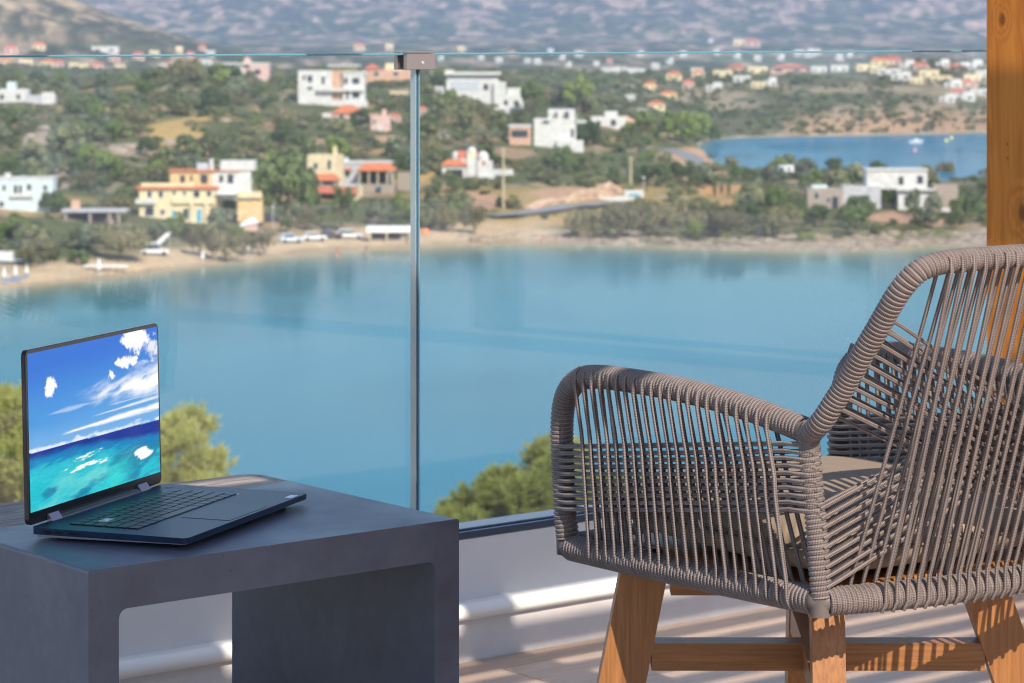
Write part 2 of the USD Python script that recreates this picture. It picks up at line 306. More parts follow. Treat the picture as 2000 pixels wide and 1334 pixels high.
# floor: planks of wood-look tile laid along the parapet, on a slab
floor = Thing('floor', loc=O, rotz=WROT, kind='structure')
put(floor, 'slab', wbox(-7, 9, .003, 11.0, -.30, -.010), 'grout')
put(floor, 'grout_bed', wbox(-7, 9, .003, 11.0, -.008, -.0016), 'grout')
rows = [(.004, .083)] + [(.0862 + k * .2032, .0862 + k * .2032 + .2) for k in range(9)]
for r, (n0, n1) in enumerate(rows):
    t = -2.0 - [0, .37, .81, .22, .6, .1, .45, .9, .3, .7][r]
    while t < 2.6:
        put(floor, 'plank', wbox(t, t + 1.197, n0, n1, -.0015, 0, .0007), f'tile_{"abc"[int(rng.integers(3))]}')
        t += 1.2
put(floor, 'far_planks', wbox(-7, 9, rows[-1][1] + .003, 10.99, -.0015, 0), 'tile_a', kind='stuff')

# low parapet: skirting, rounded ledge, wall, dark channel
par = W_thing('parapet_wall', 'low off-white parapet wall with rounded stone ledge under the glass balustrade', 'wall', 0, 0)
prof = [(0, -.3), (0, .0735), (-.30, .0735), (-.30, -.3)]
put(par, 'skirting', wbox(-6, 9, -.30, 0, -.6, .0735), 'skirting')
led = []
for a in np.radians(np.linspace(-78, 90, 9)): led.append((.004 + .0155 * math.cos(a), .0905 + .0155 * math.sin(a)))
led = [(-.03, .0750)] + led + [(-.03, .106)]
m = prism(led, 0, 15.0)                                  # (n, z) profile extruded along t
v = np.array(m.vertices); v = np.stack([v[:, 2] - 6.0, -v[:, 0], v[:, 1]], 1)
put(par, 'ledge', (v @ MW.T + O, np.array(m.faces)[:, ::-1]), 'ledge_stone', smooth=40)
put(par, 'upper_wall', wbox(-6, 9, -.16, -.0185, .0745, .216), 'render_white')

# frameless glass balustrade: two panes with polished edges, held in a channel and joined by a clamp
JT = -.0757
bal = W_thing('glass_balustrade', 'frameless clear glass balustrade with dark bottom channel and brown steel clamp', 'balustrade', JT, -.035, .22)
def pane(t0, t1, la, lb):
    p = put(bal, 'pane', wbox(t0 + .0005, t1 - .0005, -.0435, -.0265, .219, 1.0965), 'glass')
    child(bal, p, 'top_edge', wbox(t0, t1, -.0434, -.0266, 1.0967, 1.1000, .0008), 'glass_edge')
    child(bal, p, 'side_edge', wbox(t0 - .0004, t0 + .0002, -.0428, -.0272, .222, 1.0962), la)
    child(bal, p, 'side_edge', wbox(t1 - .0002, t1 + .0004, -.0428, -.0272, .222, 1.0962), lb)
pane(-2.6, JT - .0045, 'glass_end', 'chrome')
pane(JT + .0045, 2.9, 'glass_end', 'glass_end')
put(bal, 'edge_seal', wbox(JT + .0034, JT + .0040, -.0338, -.0268, .222, 1.0690), 'glass_lit')  # light strip painted on as the lit half of the pane end
for a, b in ((-.0255, -.0165), (-.0535, -.0445)):
    put(bal, 'channel_side', wbox(-6, 9, a, b, .2165, .2300, .002), 'rail_dark')
cl = put(bal, 'clamp', wbox(JT - .033, JT + .031, -.0552, -.0150, 1.1003, 1.1030, .0006), 'steel_brown')
child(bal, cl, 'front_plate', wbox(JT - .033, JT + .031, -.0258, -.0150, 1.0705, 1.0995, .0008), 'steel_brown')
child(bal, cl, 'rear_plate', wbox(JT - .033, JT + .031, -.0552, -.0442, 1.0705, 1.0995, .0008), 'steel_brown')
child(bal, cl, 'screw', xf(lathe([(0, .0012), (.0028, .001), (.003, 0)], 12), M=np.array([[T_[0], 0, N_[0]], [T_[1], 0, N_[1]], [0, 1, 0]]), t=TN(JT + .002, -.0149, 1.083)), 'chrome')
for a, b in ((-.0428, -.0392), (-.0306, -.0268)):
    put(bal, 'edge_seal', wbox(JT - .0040, JT - .0035, a, b, .222, 1.0690), 'glass_lit')  # bright slivers painted on as highlights along the pane end
put(bal, 'joint_strip', wbox(JT - .0006, JT + .0014, -.0400, -.0300, .232, 1.0695), 'glass_end')

# timber pergola: only its corner post is in view; its unseen slats and an added panel shade the terrace
pg = W_thing('pergola', 'varnished amber timber post of the pergola behind the chair', 'pergola', 1.416, .13)
put(pg, 'post', wbox(1.346, 1.486, .06, .20, 0, 2.10, .004), 'post_knotty', smooth=False)
put(pg, 'base_plate', wbox(1.336, 1.496, .05, .21, 0.0004, .004), 'rail_dark')
put(pg, 'beam', wbox(-3.2, 3.6, .06, .20, 2.10, 2.26, .004), 'oak_x')
for t in (-3.1, -1.26, -.635, .9, 2.2, 3.4):
    put(pg, 'rafter', wbox(t, t + .08, .201, 4.2, 2.11, 2.24, .003), 'oak_y')
put(pg, 'slat', wbox(-3.2, 3.6, 2.36, 2.650, 2.245, 2.262), 'oak_x')  # wide unseen board added to keep the upper parapet wall in shade
put(pg, 'slat', wbox(-3.2, 3.6, 2.738, 2.79, 2.245, 2.262), 'oak_x')
n = 2.832
while n < 4.2:
    t0 = -.555 if 3.12 < n < 4.1 else -1.20          # slats cut short above the chair, a made-up gap letting sun in
    put(pg, 'slat', wbox(t0, 3.6, n, n + .050, 2.245, 2.263), 'oak_x')
    n += .100
put(pg, 'roof_panel', wbox(-3.2, -1.222, 2.760, 4.2, 2.264, 2.29), 'oak_x')  # unseen solid panel, added to keep the table in shade
put(pg, 'house_beam', wbox(-3.2, 3.6, 4.2, 4.34, 2.05, 2.26), 'oak_x')
for t in (-3.2, 3.46): put(pg, 'post', wbox(t, t + .14, 4.2, 4.34, 0, 2.05, .004), 'oak_up')
hw = W_thing('house_wall', 'white rendered facade of the house behind the terrace', 'wall', 0, 11.1)
put(hw, 'facade', wbox(-6, 2.75, 11.0, 11.25, -.3, 2.9), 'render_white')
put(hw, 'pillar', wbox(2.55, 2.83, 6.0, 6.28, .0, 2.9), 'ledge_stone')

# ------------------------------------------------------------------ concrete table with a timber strip
TU, TV, TZ = T_, -N_, .470
TA = np.array([-.524, 3.356, 0.0])
def tb(u, v, z): return TA + u * TU + v * TV + np.array([0, 0, z])
tab = Thing('side_table', 'dark grey concrete side table with a weathered timber strip, under the laptop', 'table', loc=tb(.29, .25, 0), rotz=WROT)
L_, D_ = .579, .505
U = [(0, 0), (0, TZ), (L_, TZ), (L_, 0), (L_ - .042, 0), (L_ - .042, TZ - .0535), (.0435, TZ - .0535), (.0435, 0)]
from shapely.geometry import Polygon
U = Polygon(U).buffer(-.004, join_style=1).buffer(.004, join_style=1, quad_segs=4)
U = U.buffer(.012, join_style=1, quad_segs=4).buffer(-.012, join_style=1, quad_segs=4)
def extr_u(poly, v0, v1, c=.003):
    """The (u, z) section swept from v0 to v1 with chamfered ends."""
    ms = trimesh.creation.extrude_polygon(poly, v1 - v0 - 2 * c, engine='earcut'); v = np.array(ms.vertices)
    P = np.stack([v[:, 0], v[:, 2] + v0 + c, v[:, 1]], 1)
    parts = [(P, np.array(ms.faces)[:, ::-1])]
    ring = np.array(poly.exterior.coords)[:-1]; inner = poly.buffer(-c, join_style=2)
    if len(ring):
        from shapely import Point
        cen = []
        nrm = np.roll(ring, -1, 0) - np.roll(ring, 1, 0); nrm = np.stack([-nrm[:, 1], nrm[:, 0]], 1); nrm /= np.linalg.norm(nrm, axis=1, keepdims=True)
        if not Polygon(ring).contains(Point(ring[0] + nrm[0] * c * .5)): nrm = -nrm
        r2 = ring + nrm * c
        for vv, vi in ((v0, v0 + c), (v1, v1 - c)):
            k = len(ring); A = np.stack([ring[:, 0], np.full(k, vi), ring[:, 1]], 1); B = np.stack([r2[:, 0], np.full(k, vv), r2[:, 1]], 1)
            i = np.arange(k); j = (i + 1) % k
            q = np.stack([i, j, j + k, i + k], 1)
            parts.append((np.vstack([A, B]), np.vstack([q[:, [0, 1, 2]], q[:, [0, 2, 3]]])))
            cap = trimesh.creation.extrude_polygon(Polygon(r2), 1e-5, engine='earcut'); w = np.array(cap.vertices)
            parts.append((np.stack([w[:, 0], np.full(len(w), vv), w[:, 1]], 1), np.array(cap.faces)))
    return cat_(parts)
MT = np.stack([TU, TV, [0, 0, 1.0]], 1)
# concrete body stops short of the timber strip at the top: notch cut along the far edge
import manifold3d as m3
def mani(mesh):
    v, f, _ = arr(mesh); t = trimesh.Trimesh(v, f, process=True); return m3.Manifold(m3.Mesh(np.asarray(t.vertices, np.float32), np.asarray(t.faces, np.uint32)))
def back(man):
    m = man.to_mesh(); return np.array(m.vert_properties[:, :3], float), np.array(m.tri_verts)
ms = trimesh.creation.extrude_polygon(U, D_, engine='earcut'); v = np.array(ms.vertices)
body = mani((np.stack([v[:, 0], v[:, 2], v[:, 1]], 1), np.array(ms.faces)[:, ::-1]))
if body.volume() < 0: body = mani((np.stack([v[:, 0], v[:, 2], v[:, 1]], 1), np.array(ms.faces)))
strip_poly = [(-.02, .318), (.28, .362), (L_ + .02, .410), (L_ + .02, D_ + .02), (-.02, D_ + .02)]
cut = m3.CrossSection([strip_poly]).extrude(.05).translate([0, 0, TZ - .030])
body = body - cut
# softened vertical front corners
put(tab, 'concrete_body', xf(back(body), M=MT, t=TA), 'concrete', smooth=35)
bevel = []
def soft_edge(p, q, r=.0045):
    pass
wp = Polygon([(.002, .322), (.28, .3645), (L_ - .002, .4125), (L_ - .002, D_), (.002, D_)]).buffer(-.03, join_style=1).buffer(.03, join_style=1, quad_segs=6)
wp = wp.intersection(Polygon([(.002, .3205), (.28, .3635), (L_ - .002, .4115), (L_ - .002, D_), (.002, D_)])) 
wp = wp.union(Polygon([(.002, .3205), (.28, .3635), (L_ - .002, .4115), (L_ - .002, .44), (.002, .44)]))
put(tab, 'timber_strip', xf(trimesh.creation.extrude_polygon(wp, .0285, engine='earcut'), M=MT, t=TA + np.array([0, 0, TZ - .0295])), 'grey_wood')

# ------------------------------------------------------------------ laptop
HL = np.array([-.632, 3.563, TZ]); LD = np.array([.9481, -.3179, 0]); LW = np.array([.3179, .9481, 0]) * 1.0
LW = np.array([.352, .936, 0]); LW /= np.linalg.norm(LW); LD = np.array([LW[1], -LW[0], 0])
ML = np.stack([LW, LD, [0, 0, 1.0]], 1)                  # local (w, d, z)
WD, DP = .371, .229
lap = Thing('laptop', 'open dark laptop with a bright tropical beach wallpaper on its screen', 'laptop', loc=HL + .185 * LW + .115 * LD, rotz=math.atan2(LW[1], LW[0]))
def lp(name, mesh, mat, **k): return put(lap, name, xf(mesh, M=ML, t=HL), mat, **k)
def slab_rr(w0, w1, d0, d1, z0, z1, r, n=6):
    m = prism(rounded_rect(w1 - w0, d1 - d0, r, n), z0, z1); m.apply_translation([w0, d0, 0]); return m
def wedge(w0, w1, d0, d1, zf, zb, z1, r):
    """Slab with a flat top and an underside that rises towards the front."""
    m = slab_rr(w0, w1, d0, d1, 0, 1, r); v = np.array(m.vertices); k = (v[:, 1] - d0) / (d1 - d0)
    v[:, 2] = np.where(v[:, 2] < .5, zb + (zf - zb) * k, z1); return v, np.array(m.faces)[:, ::-1] if False else np.array(m.faces)
lp('bottom_shell', wedge(.004, WD - .004, .004, DP - .003, .0075, .0035, .0088, .010), 'laptop_silver')
lp('deck', wedge(0, WD, 0, DP, .0090, .0075, .0165, .009), 'laptop_deck')
lp('key_well', slab_rr(.033, .329, .034, .142, .01652, .01675, .003), 'laptop_black')
row_d = np.linspace(.036, .140, 7)
def key(w0, w1, d0, d1):
    lp('key', bx(w0, w1, d0, d1, .0168, .0179, .0004), 'laptop_key')
for r in range(6):
    d0, d1 = row_d[r] + .0011, row_d[r + 1] - .0011
    if r == 0: edges = np.linspace(.035, .327, 17)
    elif r == 1: edges = np.r_[np.linspace(.035, .287, 14), .327]
    elif r == 2: edges = np.r_[.035, np.linspace(.060, .3055, 13), .327]
    elif r == 3: edges = np.r_[.035, np.linspace(.066, .278, 12), .327]
    elif r == 4: edges = np.r_[.035, np.linspace(.080, .272, 11), .327]
    else: edges = np.array([.035, .055, .075, .095, .115, .215, .235, .255, .272, .290, .309, .327])
    for a, b in zip(edges[:-1], edges[1:]): key(a + .0011, b - .0011, d0, d1)
lp('touchpad_gap', slab_rr(.1335, .2495, .1495, .2235, .01652, .01668, .003), 'laptop_black')
lp('touchpad', slab_rr(.1345, .2485, .1505, .2225, .0166, .01695, .0025), 'laptop_pad')
lp('sticker', slab_rr(.322, .345, .214, .225, .01655, .0169, .001), 'sticker')
lp('power_button', slab_rr(.338, .352, .018, .026, .01655, .0169, .003), 'laptop_key')
tm = meshkit.text_mesh('DNT', .0125, .0003, bold=True); v = np.array(tm.vertices); v[:, 0] *= .72
lp('key_marking', (np.stack([v[:, 0] + .062, -v[:, 1] + .078, v[:, 2] + .01795], 1), np.array(tm.faces)[:, ::-1]), 'legend')
for d0, d1 in ((.020, .032), (.036, .048), (.056, .075), (.110, .113), (.128, .131)):
    lp('port', bx(-.0003, .004, d0, d1, .0098, .0136, .0006), 'rubber')
for w, d in ((.03, .03), (WD - .03, .03), (.03, DP - .03), (WD - .03, DP - .03)):
    lp('rubber_foot', bx(w - .012, w + .012, d - .004, d + .004, .0002, .0062, .001), 'rubber')
# lid, leaning back a little about the hinge line
la = math.radians(1.5)
def lid_pt(w, h, y): return np.array([w, -.003 - h * math.sin(la) - y * math.cos(la), .0155 + h * math.cos(la) - y * math.sin(la)])
def lid_mesh(mesh):                                       # local (w, h, y): y = depth away from the viewer of the screen
    v, f, _ = arr(mesh)
    return np.stack([v[:, 0], -.003 - v[:, 1] * math.sin(la) - v[:, 2] * math.cos(la), .0155 + v[:, 1] * math.cos(la) - v[:, 2] * math.sin(la)], 1), f
LH = .2325
lid = lp('lid', lid_mesh(prism([(x + .001, y + .002) for x, y in rounded_rect(WD - .002, LH - .002, .009, 6)], .0012, .0065)), 'laptop_lid')
child(lap, lid, 'bezel', xf(lid_mesh(prism([(x + .0015, y + .0025) for x, y in rounded_rect(WD - .003, LH - .003, .0085, 6)], 0, .00118)), M=ML, t=HL), 'laptop_black')
hb = tube(np.array([[.074, -.0022, .0160], [.294, -.0022, .0160]]), .0062, 14)
lp('hinge_bar', hb[:2], 'laptop_black', smooth=30)
for w0 in (.047, .294):
    hp_ = [(w, d, z) for w in (w0, w0 + .027) for d, z in ((.0055, .0168), (.0045, .0165), (-.0027, .0250), (-.0010, .0262), (-.0027, .0165))]
    h_ = trimesh.convex.convex_hull(np.array(hp_)); lp('hinge', (np.array(h_.vertices), np.array(h_.faces)), 'laptop_silver')
lp('rear_trim', bx(.076, .292, .0046, .0056, .0162, .0176, .0003), 'laptop_silver')
# wallpaper on the screen
NU, NVv = 300, 200
uu, vv = np.meshgrid(np.linspace(0, 1, NU), np.linspace(0, 1, NVv), indexing='ij')
def fb(x, y, o=5, s=0): return meshkit.fbm(np.stack([x, y, np.zeros_like(x)], -1), o, s)
def mixc(a, b, k): return a * (1 - k[..., None]) + np.asarray(b, float) * k[..., None]
def sst(a, b, x): t = np.clip((x - a) / (b - a), 0, 1); return t * t * (3 - 2 * t)
lin = lambda r, g, b: np.array([((c / 255 + .055) / 1.055) ** 2.4 for c in (r, g, b)])
hz = .372 - .012 * uu
skyk = np.clip((vv - hz) / (1 - hz), 0, 1)
img = mixc(np.broadcast_to(lin(120, 178, 232), uu.shape + (3,)), lin(66, 150, 222), sst(0, .38, skyk)); img = mixc(img, lin(36, 112, 212), sst(.3, .95, skyk + .12 * (1 - uu) - .06))
def blob(cx, cy, rx, ry, sharp=.25, seed=0, sc=7.0, rot=0.0):
    c, s = math.cos(rot), math.sin(rot); dx, dy = (uu - cx), (vv - cy)
    X, Y = (dx * c + dy * s) / rx, (-dx * s + dy * c) / ry
    return sst(0, sharp, 1 - np.sqrt(X ** 2 + Y ** 2) + (fb(uu * sc * 2, vv * sc * 1.4, 6, seed) - .5) * 1.9 + (fb(uu * sc * 7, vv * sc * 5, 3, seed + 1) - .5) * .5)
cl_ = np.zeros_like(uu)
for a in [blob(.145, .755, .055, .055, .45, 3, 14), blob(.83, .95, .13, .12, .5, 5, 9), blob(.72, .80, .06, .05, .5, 8, 14), blob(.80, .80, .035, .035, .5, 9, 14), blob(.62, .745, .035, .03, .4, 10, 18, .6), blob(.95, .86, .07, .10, .9, 11, 12, .5) * .8]: cl_ = np.maximum(cl_, a)
up, lo = .655 + (uu - .34) * .135, .640 - (uu - .34) * .165
wf = fb(uu * 7 + vv * 10, vv * 30 - uu * 11, 6, 21)
w_ = sst(-.05, .09, up - vv + (wf - .5) * .10) * sst(-.05, .09, vv - lo + (wf - .5) * .10) * sst(.32, .55, uu) * sst(.18, .62, wf * .75 + uu * .30)
cl_ = np.maximum(cl_, np.clip(w_ * 1.1, 0, 1))
cl_ = np.maximum(cl_, .6 * sst(.5, .75, fb(uu * 9 - vv * 9, vv * 18 + uu * 6, 6, 27)) * np.exp(-((uu - .93) / .12) ** 2 - ((vv - .80) / .10) ** 2))
for cy, sl, th, u0, sd, am in ((.437, .03, .028, .22, 31, 1.0), (.50, .035, .016, .45, 33, .7), (.545, .01, .010, .55, 35, .5), (.585, .02, .02, .10, 37, .35)):
    ln = cy + (uu - u0) * sl; w = th * (.25 + .9 * np.clip((uu - u0) * 1.4, 0, 1)) if sd != 37 else th * np.exp(-((uu - .3) / .13) ** 2) + 1e-4
    cl_ = np.maximum(cl_, am * sst(1.1, .1, np.abs(vv - ln) / w + (fb(uu * 9, vv * 60, 4, sd) - .5) * 1.1) * sst(u0, u0 + .1, uu))
cl_ = np.maximum(cl_, .75 * sst(.026, .0, np.abs(vv - hz - .010) + (fb(uu * 17, vv * 30 + 5, 5, 41) - .45) * .06) * (vv > hz))
img = mixc(img, lin(252, 253, 255), np.clip(cl_, 0, 1))
sea = np.clip((hz - vv) / hz, 0, 1)
wav = fb(uu * 10 + vv * 14, vv * 60 - uu * 14, 5, 51)
si = mixc(np.broadcast_to(lin(28, 52, 150), uu.shape + (3,)), lin(22, 130, 190), sst(.03, .17, sea + (wav - .5) * .10 - .14 * sst(.3, 1, uu))); si = mixc(si, lin(45, 196, 212), sst(.16, .36, sea + (wav - .5) * .22 - .22 * sst(.35, 1, uu)))
si = mixc(si, lin(120, 222, 216), .75 * sst(.45, .8, fb(uu * 4 + 3, vv * 9, 4, 53)) * sst(.3, .6, sea)); si = mixc(si, lin(30, 120, 165), .8 * sst(.5, .72, fb(uu * 5 + 9 + vv * 3, vv * 16 - uu * 4, 4, 57)) * sst(.28, .5, sea))
si = mixc(si, lin(60, 215, 210), .8 * np.exp(-((uu - .66 + (vv - .1) * -.4) / .09) ** 2) * sst(.5, .2, vv / .4))
foam = np.zeros_like(uu)
fs = fb(uu * 11 + 3, vv * 75 - uu * 8, 5, 61)
for cx, cy, rx, ry, t in ((.42, .262, .17, .018, .52), (.33, .236, .15, .014, .55), (.47, .196, .24, .022, .50), (.26, .205, .10, .010, .56), (.86, .165, .10, .045, .40)):
    e = np.clip(1 - ((uu - cx) / rx) ** 2 - ((vv - cy - (uu - cx) * .06) / ry) ** 2, 0, 1)
    foam = np.maximum(foam, sst(t, t + .14, (fs if rx > .1 and cx < .8 else fb(uu * 16, vv * 22, 6, 67)) + .22 * e - .10) * sst(0, .35, e))
si = si * (.82 + .36 * fb(uu * 30 + vv * 40, vv * 150 - uu * 30, 4, 73))[..., None]; si = mixc(si, (.97, 1, 1), foam)
img = np.where((vv > hz)[..., None], img, si)
su, sv = .0055 + uu * (WD - .011), .0185 + vv * (LH - .0235)
sv_, sf_ = lid_mesh((np.stack([su, sv, np.full_like(su, -.0003)], -1).reshape(-1, 3), grid_faces(NU, NVv)))
sv_ = sv_ @ ML.T + HL
p_ = put(lid, 'screen', (lap.world(sv_), sf_), 'screen', local=True, col=img.reshape(-1, 3))
# ------------------------------------------------------------------ woven rope armchair
RL0, CB, CF = np.array([.388, 3.414, 0.0]), np.array([.83, .558, 0]), np.array([-.558, .83, 0])
def cp(b, s, z): return RL0 + b * CB + s * CF + np.array([0, 0, z])
BW, SL = .51, .555
chair = Thing('armchair', 'taupe woven rope armchair with oak cross base, facing the sea', 'armchair', loc=cp(.255, .28, 0), rotz=math.atan2(CB[1], CB[0]))
zr = lambda s: .420 - .018 * np.clip(s, 0, SL) / SL
def mir(P): P = np.array(P, float); P[:, 0] = BW - P[:, 0]; return P
def to_w(P): P = np.asarray(P, float); return RL0 + P[:, :1] * CB + P[:, 1:2] * CF + np.stack([0 * P[:, 0], 0 * P[:, 0], P[:, 2]], 1)
def spl(P, n=160):
    from scipy.interpolate import CubicSpline
    P = np.asarray(P, float); L = np.r_[0, np.cumsum(np.linalg.norm(np.diff(P, axis=0), axis=1))]
    return CubicSpline(L, P)(np.linspace(0, L[-1], n))
arm = spl([(0, .553, .415), (0, .557, .46), (0, .559, .5245), (0, .558, .575), (0, .548, .615), (0, .522, .641), (0, .482, .653), (0, .42, .657), (0, .322, .658), (0, .21, .654), (0, .104, .6435), (0, .030, .632)])
arm[:, 0] += -.010 * np.sin(np.linspace(0, np.pi, len(arm)))          # slight outward bow
post = np.array([(0, -.002, .425), (0, .006, .50), (0, .016, .57), (0, .024, .628)])
half = [(-.006, .012, .634), (-.0101, -.0154, .650), (-.0074, -.0338, .6736), (-.005, -.0503, .695), (-.0048, -.0807, .7342), (-.0034, -.1122, .7748), (-.0028, -.136, .8056), (.0005, -.1549, .8299), (.0145, -.1695, .8492), (.0415, -.1752, .8566), (.0757, -.1766, .8583), (.1273, -.1768, .8588), (.186, -.1768, .8588), (.255, -.1768, .8588)]
arch_pts = half + [(BW - b, s, z) for b, s, z in half[-2::-1]]
arch = spl(arch_pts, 300)
rear = np.array([(b, -.036 * (1 - ((b - .255) / .255) ** 2) - .002, .420) for b in np.linspace(.006, BW - .006, 40)])
side = np.array([(-.006 * math.sin(math.pi * k), .006 + k * (SL - .018), zr(.006 + k * (SL - .018))) for k in np.linspace(0, 1, 40)])
front = np.array([(b, SL + .02 * (1 - ((b - .255) / .255) ** 2), zr(SL)) for b in np.linspace(.012, BW - .012, 30)])
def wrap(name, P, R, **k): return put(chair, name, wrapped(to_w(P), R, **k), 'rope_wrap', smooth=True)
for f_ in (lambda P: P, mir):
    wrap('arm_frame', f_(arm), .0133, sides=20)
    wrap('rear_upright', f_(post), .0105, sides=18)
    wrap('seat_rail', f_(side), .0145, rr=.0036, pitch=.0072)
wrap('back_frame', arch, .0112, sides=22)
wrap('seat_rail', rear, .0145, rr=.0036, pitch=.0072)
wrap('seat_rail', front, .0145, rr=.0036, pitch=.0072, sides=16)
# moulded caps where the tubes meet
def cap_tube(P, r, sides=14): 
    v, f, uv = tube(to_w(spl(P, 14)), r, sides); return v, f
for f_ in (lambda P: np.array(P, float), mir):
    put(chair, 'corner_cap', cap_tube(f_([(.010, -.003, .4195), (.003, 0, .4195), (0, .003, .4195), (-.001, .011, .4195)]), .0152), 'leather', smooth=40)
    put(chair, 'corner_cap', cap_tube(f_([(0, .0, .4015), (0, 0, .43)]), .0138), 'leather', smooth=40)
    put(chair, 'corner_cap', cap_tube(f_([(.018, SL, .402), (.003, SL - .001, .402), (0, SL - .010, .4025), (-.002, SL - .026, .403)]), .0165), 'leather', smooth=40)
    put(chair, 'corner_cap', cap_tube(f_([(0, SL, .392), (0, SL + .001, .425)]), .0150), 'leather', smooth=40)
    put(chair, 'joint_cap', cap_tube(f_([(0, .034, .633), (-.001, .024, .629), (-.003, .008, .640)]), .0157), 'leather', smooth=40)
    put(chair, 'joint_cap', cap_tube(f_([(0, .020, .606), (0, .023, .632)]), .0138), 'leather', smooth=40)
NS = 0
def strand(P, r=.0027, n=10, label=None):
    """One rope through control points given in (b, s, z), with a slight natural waver."""
    global NS
    P = np.asarray(P, float); Q = spline(P, n) if len(P) > 2 else np.array([P[0] + (P[1] - P[0]) * k for k in np.linspace(0, 1, n)])
    k = np.linspace(0, 1, len(Q))[:, None]
    Q = Q + (rng.normal(0, .0007, 3) * np.sin(np.pi * k) + rng.normal(0, .0003, 3) * np.sin(2 * np.pi * k))
    put(chair, 'rope_strand', tube(to_w(Q), r * float(rng.uniform(.95, 1.06)), 8), 'rope', smooth=True); NS += 1
def arm_out(s):
    i = int(np.argmin(np.abs(arm[60:, 1] - s))) + 60; t = arm[min(i + 1, len(arm) - 1)] - arm[i - 1]; u = np.array([0, t[2], -t[1]]); u /= np.linalg.norm(u); u *= np.sign(u @ (arm[i] - np.array([0, .30, .50]))); return u
def arm_at(s): i = int(np.argmin(np.abs(arm[60:, 1] - s))) + 60; return arm[i]
def ln(p, q): p, q = np.array(p, float), np.array(q, float); return [tuple(p + (q - p) * k) for k in (0, .05, .5, .95, 1)]
for f_ in (lambda P: np.array(P, float), mir):
    for k in range(22):                                                # outer and inner uprights of each arm panel
        q = k / 21
        st, sb = .4976 + (.0835 - .4976) * q, .474 + (.042 - .474) * q
        a = arm_at(st); zb = zr(sb); b0 = a[0]; u = arm_out(st)
        strand(f_([(b0 - .0085, st + u[1] * .0112, a[2] + u[2] * .0112), (b0 - .0165, st + u[1] * .004, a[2] + u[2] * .004)] + ln((b0 - .0176, st - .001, a[2] - .012), (-.0222, .5 * (st + sb), .565))[:-1] + ln((-.0222, .5 * (st + sb) - .0012, .545), (-.0202, sb, zb + .02)) + [(-.0195, sb, zb), (-.0125, sb - .002, zb - .0145)]), r=.0028, n=38)
        st, sb = .524 + (.112 - .524) * q + rng.normal(0, .0015), .498 + (.028 - .498) * q + rng.normal(0, .002)
        a = arm_at(st); zb = zr(sb); u = arm_out(st)
        strand(f_([(a[0] + .0095, st + u[1] * .0098, a[2] + u[2] * .0098)] + ln((a[0] + .0172, st, a[2] - .008), (.0190, sb, zb + .004)) + [(.012, sb, zb - .0145)]), r=.0031, n=24)
    for k in range(10):                                                # level ropes round the lower half
        q = k / 9
        zf, zk = .548 + (.459 - .548) * q, .615 + (.533 - .615) * q
        ip = np.interp(zf, arm[:60, 2], arm[:60, 1])
        for sg, zz in ((-1, 0), (1, -.0032)):
            sk = np.interp(zk, post[:, 2], post[:, 1])
            strand(f_([(sg * .004, ip + .0165, zf + zz), (sg * .0150, ip + .006, zf + zz)] + ln((sg * .0165, ip - .012, zf + zz), (sg * .0163, sk + .02, zk + zz)) + [(sg * .0148, sk, zk + zz), (sg * .004, sk - .0135, zk + zz)]), r=.0030, n=26)
def arch_at(b):
    i = int(np.argmin(np.abs(arch[:, 0] - b) + (arch[:, 2] < .80) * 9)); return arch[i]
def rear_at(b): return np.array([b, np.interp(b, rear[:, 0], rear[:, 1]), .420])
# ropes of the back: outer and inner fall from the arch to the rear rail
for k in range(24):
    q = k / 23
    bt, bb = .045 + q * (.465 - .045), .074 + q * (.436 - .074)
    a, r_ = arch_at(bt), rear_at(bb)
    strand([(bt, a[1] - .002, a[2] + .0122), (bt, a[1] - .0122, a[2] + .0085)] + ln((bt, a[1] - .0160, a[2] - .003), (bb, r_[1] - .0200, .440)) + [(bb, r_[1] - .0205, .420), (bb, r_[1] - .012, .4035)], r=.0027, n=34)
    bt, bb = .054 + q * (.456 - .054) + rng.normal(0, .001), .050 + q * (.460 - .050)
    a, r_ = arch_at(bt), rear_at(bb)
    strand([(bt, a[1] + .006, a[2] + .0105)] + ln((bt, a[1] + .0148, a[2] - .003), (bb, r_[1] + .0190, .428)) + [(bb, r_[1] + .010, .4035)], r=.0027, n=24)
# crossing ropes: from each side of the arch down to the opposite rear upright
for f_ in (lambda P: np.array(P, float), mir):
    for k in range(9):
        q = k / 8
        z0, z1 = .787 + (.668 - .787) * q, .537 + (.440 - .537) * q
        L = arch[:150]; i = int(np.argmin(np.abs(L[:, 2] - z0))); a = L[i]; sk = np.interp(z1, post[:, 2], post[:, 1])
        for sg, dz in ((-1, 0), (1, -.0075)):
            o = (.0030 if f_ is mir else .0085) * sg
            m_ = .5 * (a[1] + sk) - .020
            mid = (.25, m_ + o, .5 * (z0 + z1) + dz)
            strand(f_([(a[0] - .002, a[1] + sg * .0138, a[2] + dz)] + ln((a[0] + .0112, a[1] + sg * .011, a[2] + dz - .005), mid)[:-1] + ln(mid, (BW - .016, sk - .004 + sg * .010, z1 + .006 + dz * .6)) + [(BW + .002, sk + sg * .0140, z1 + dz * .6)]), r=.0028, n=26)
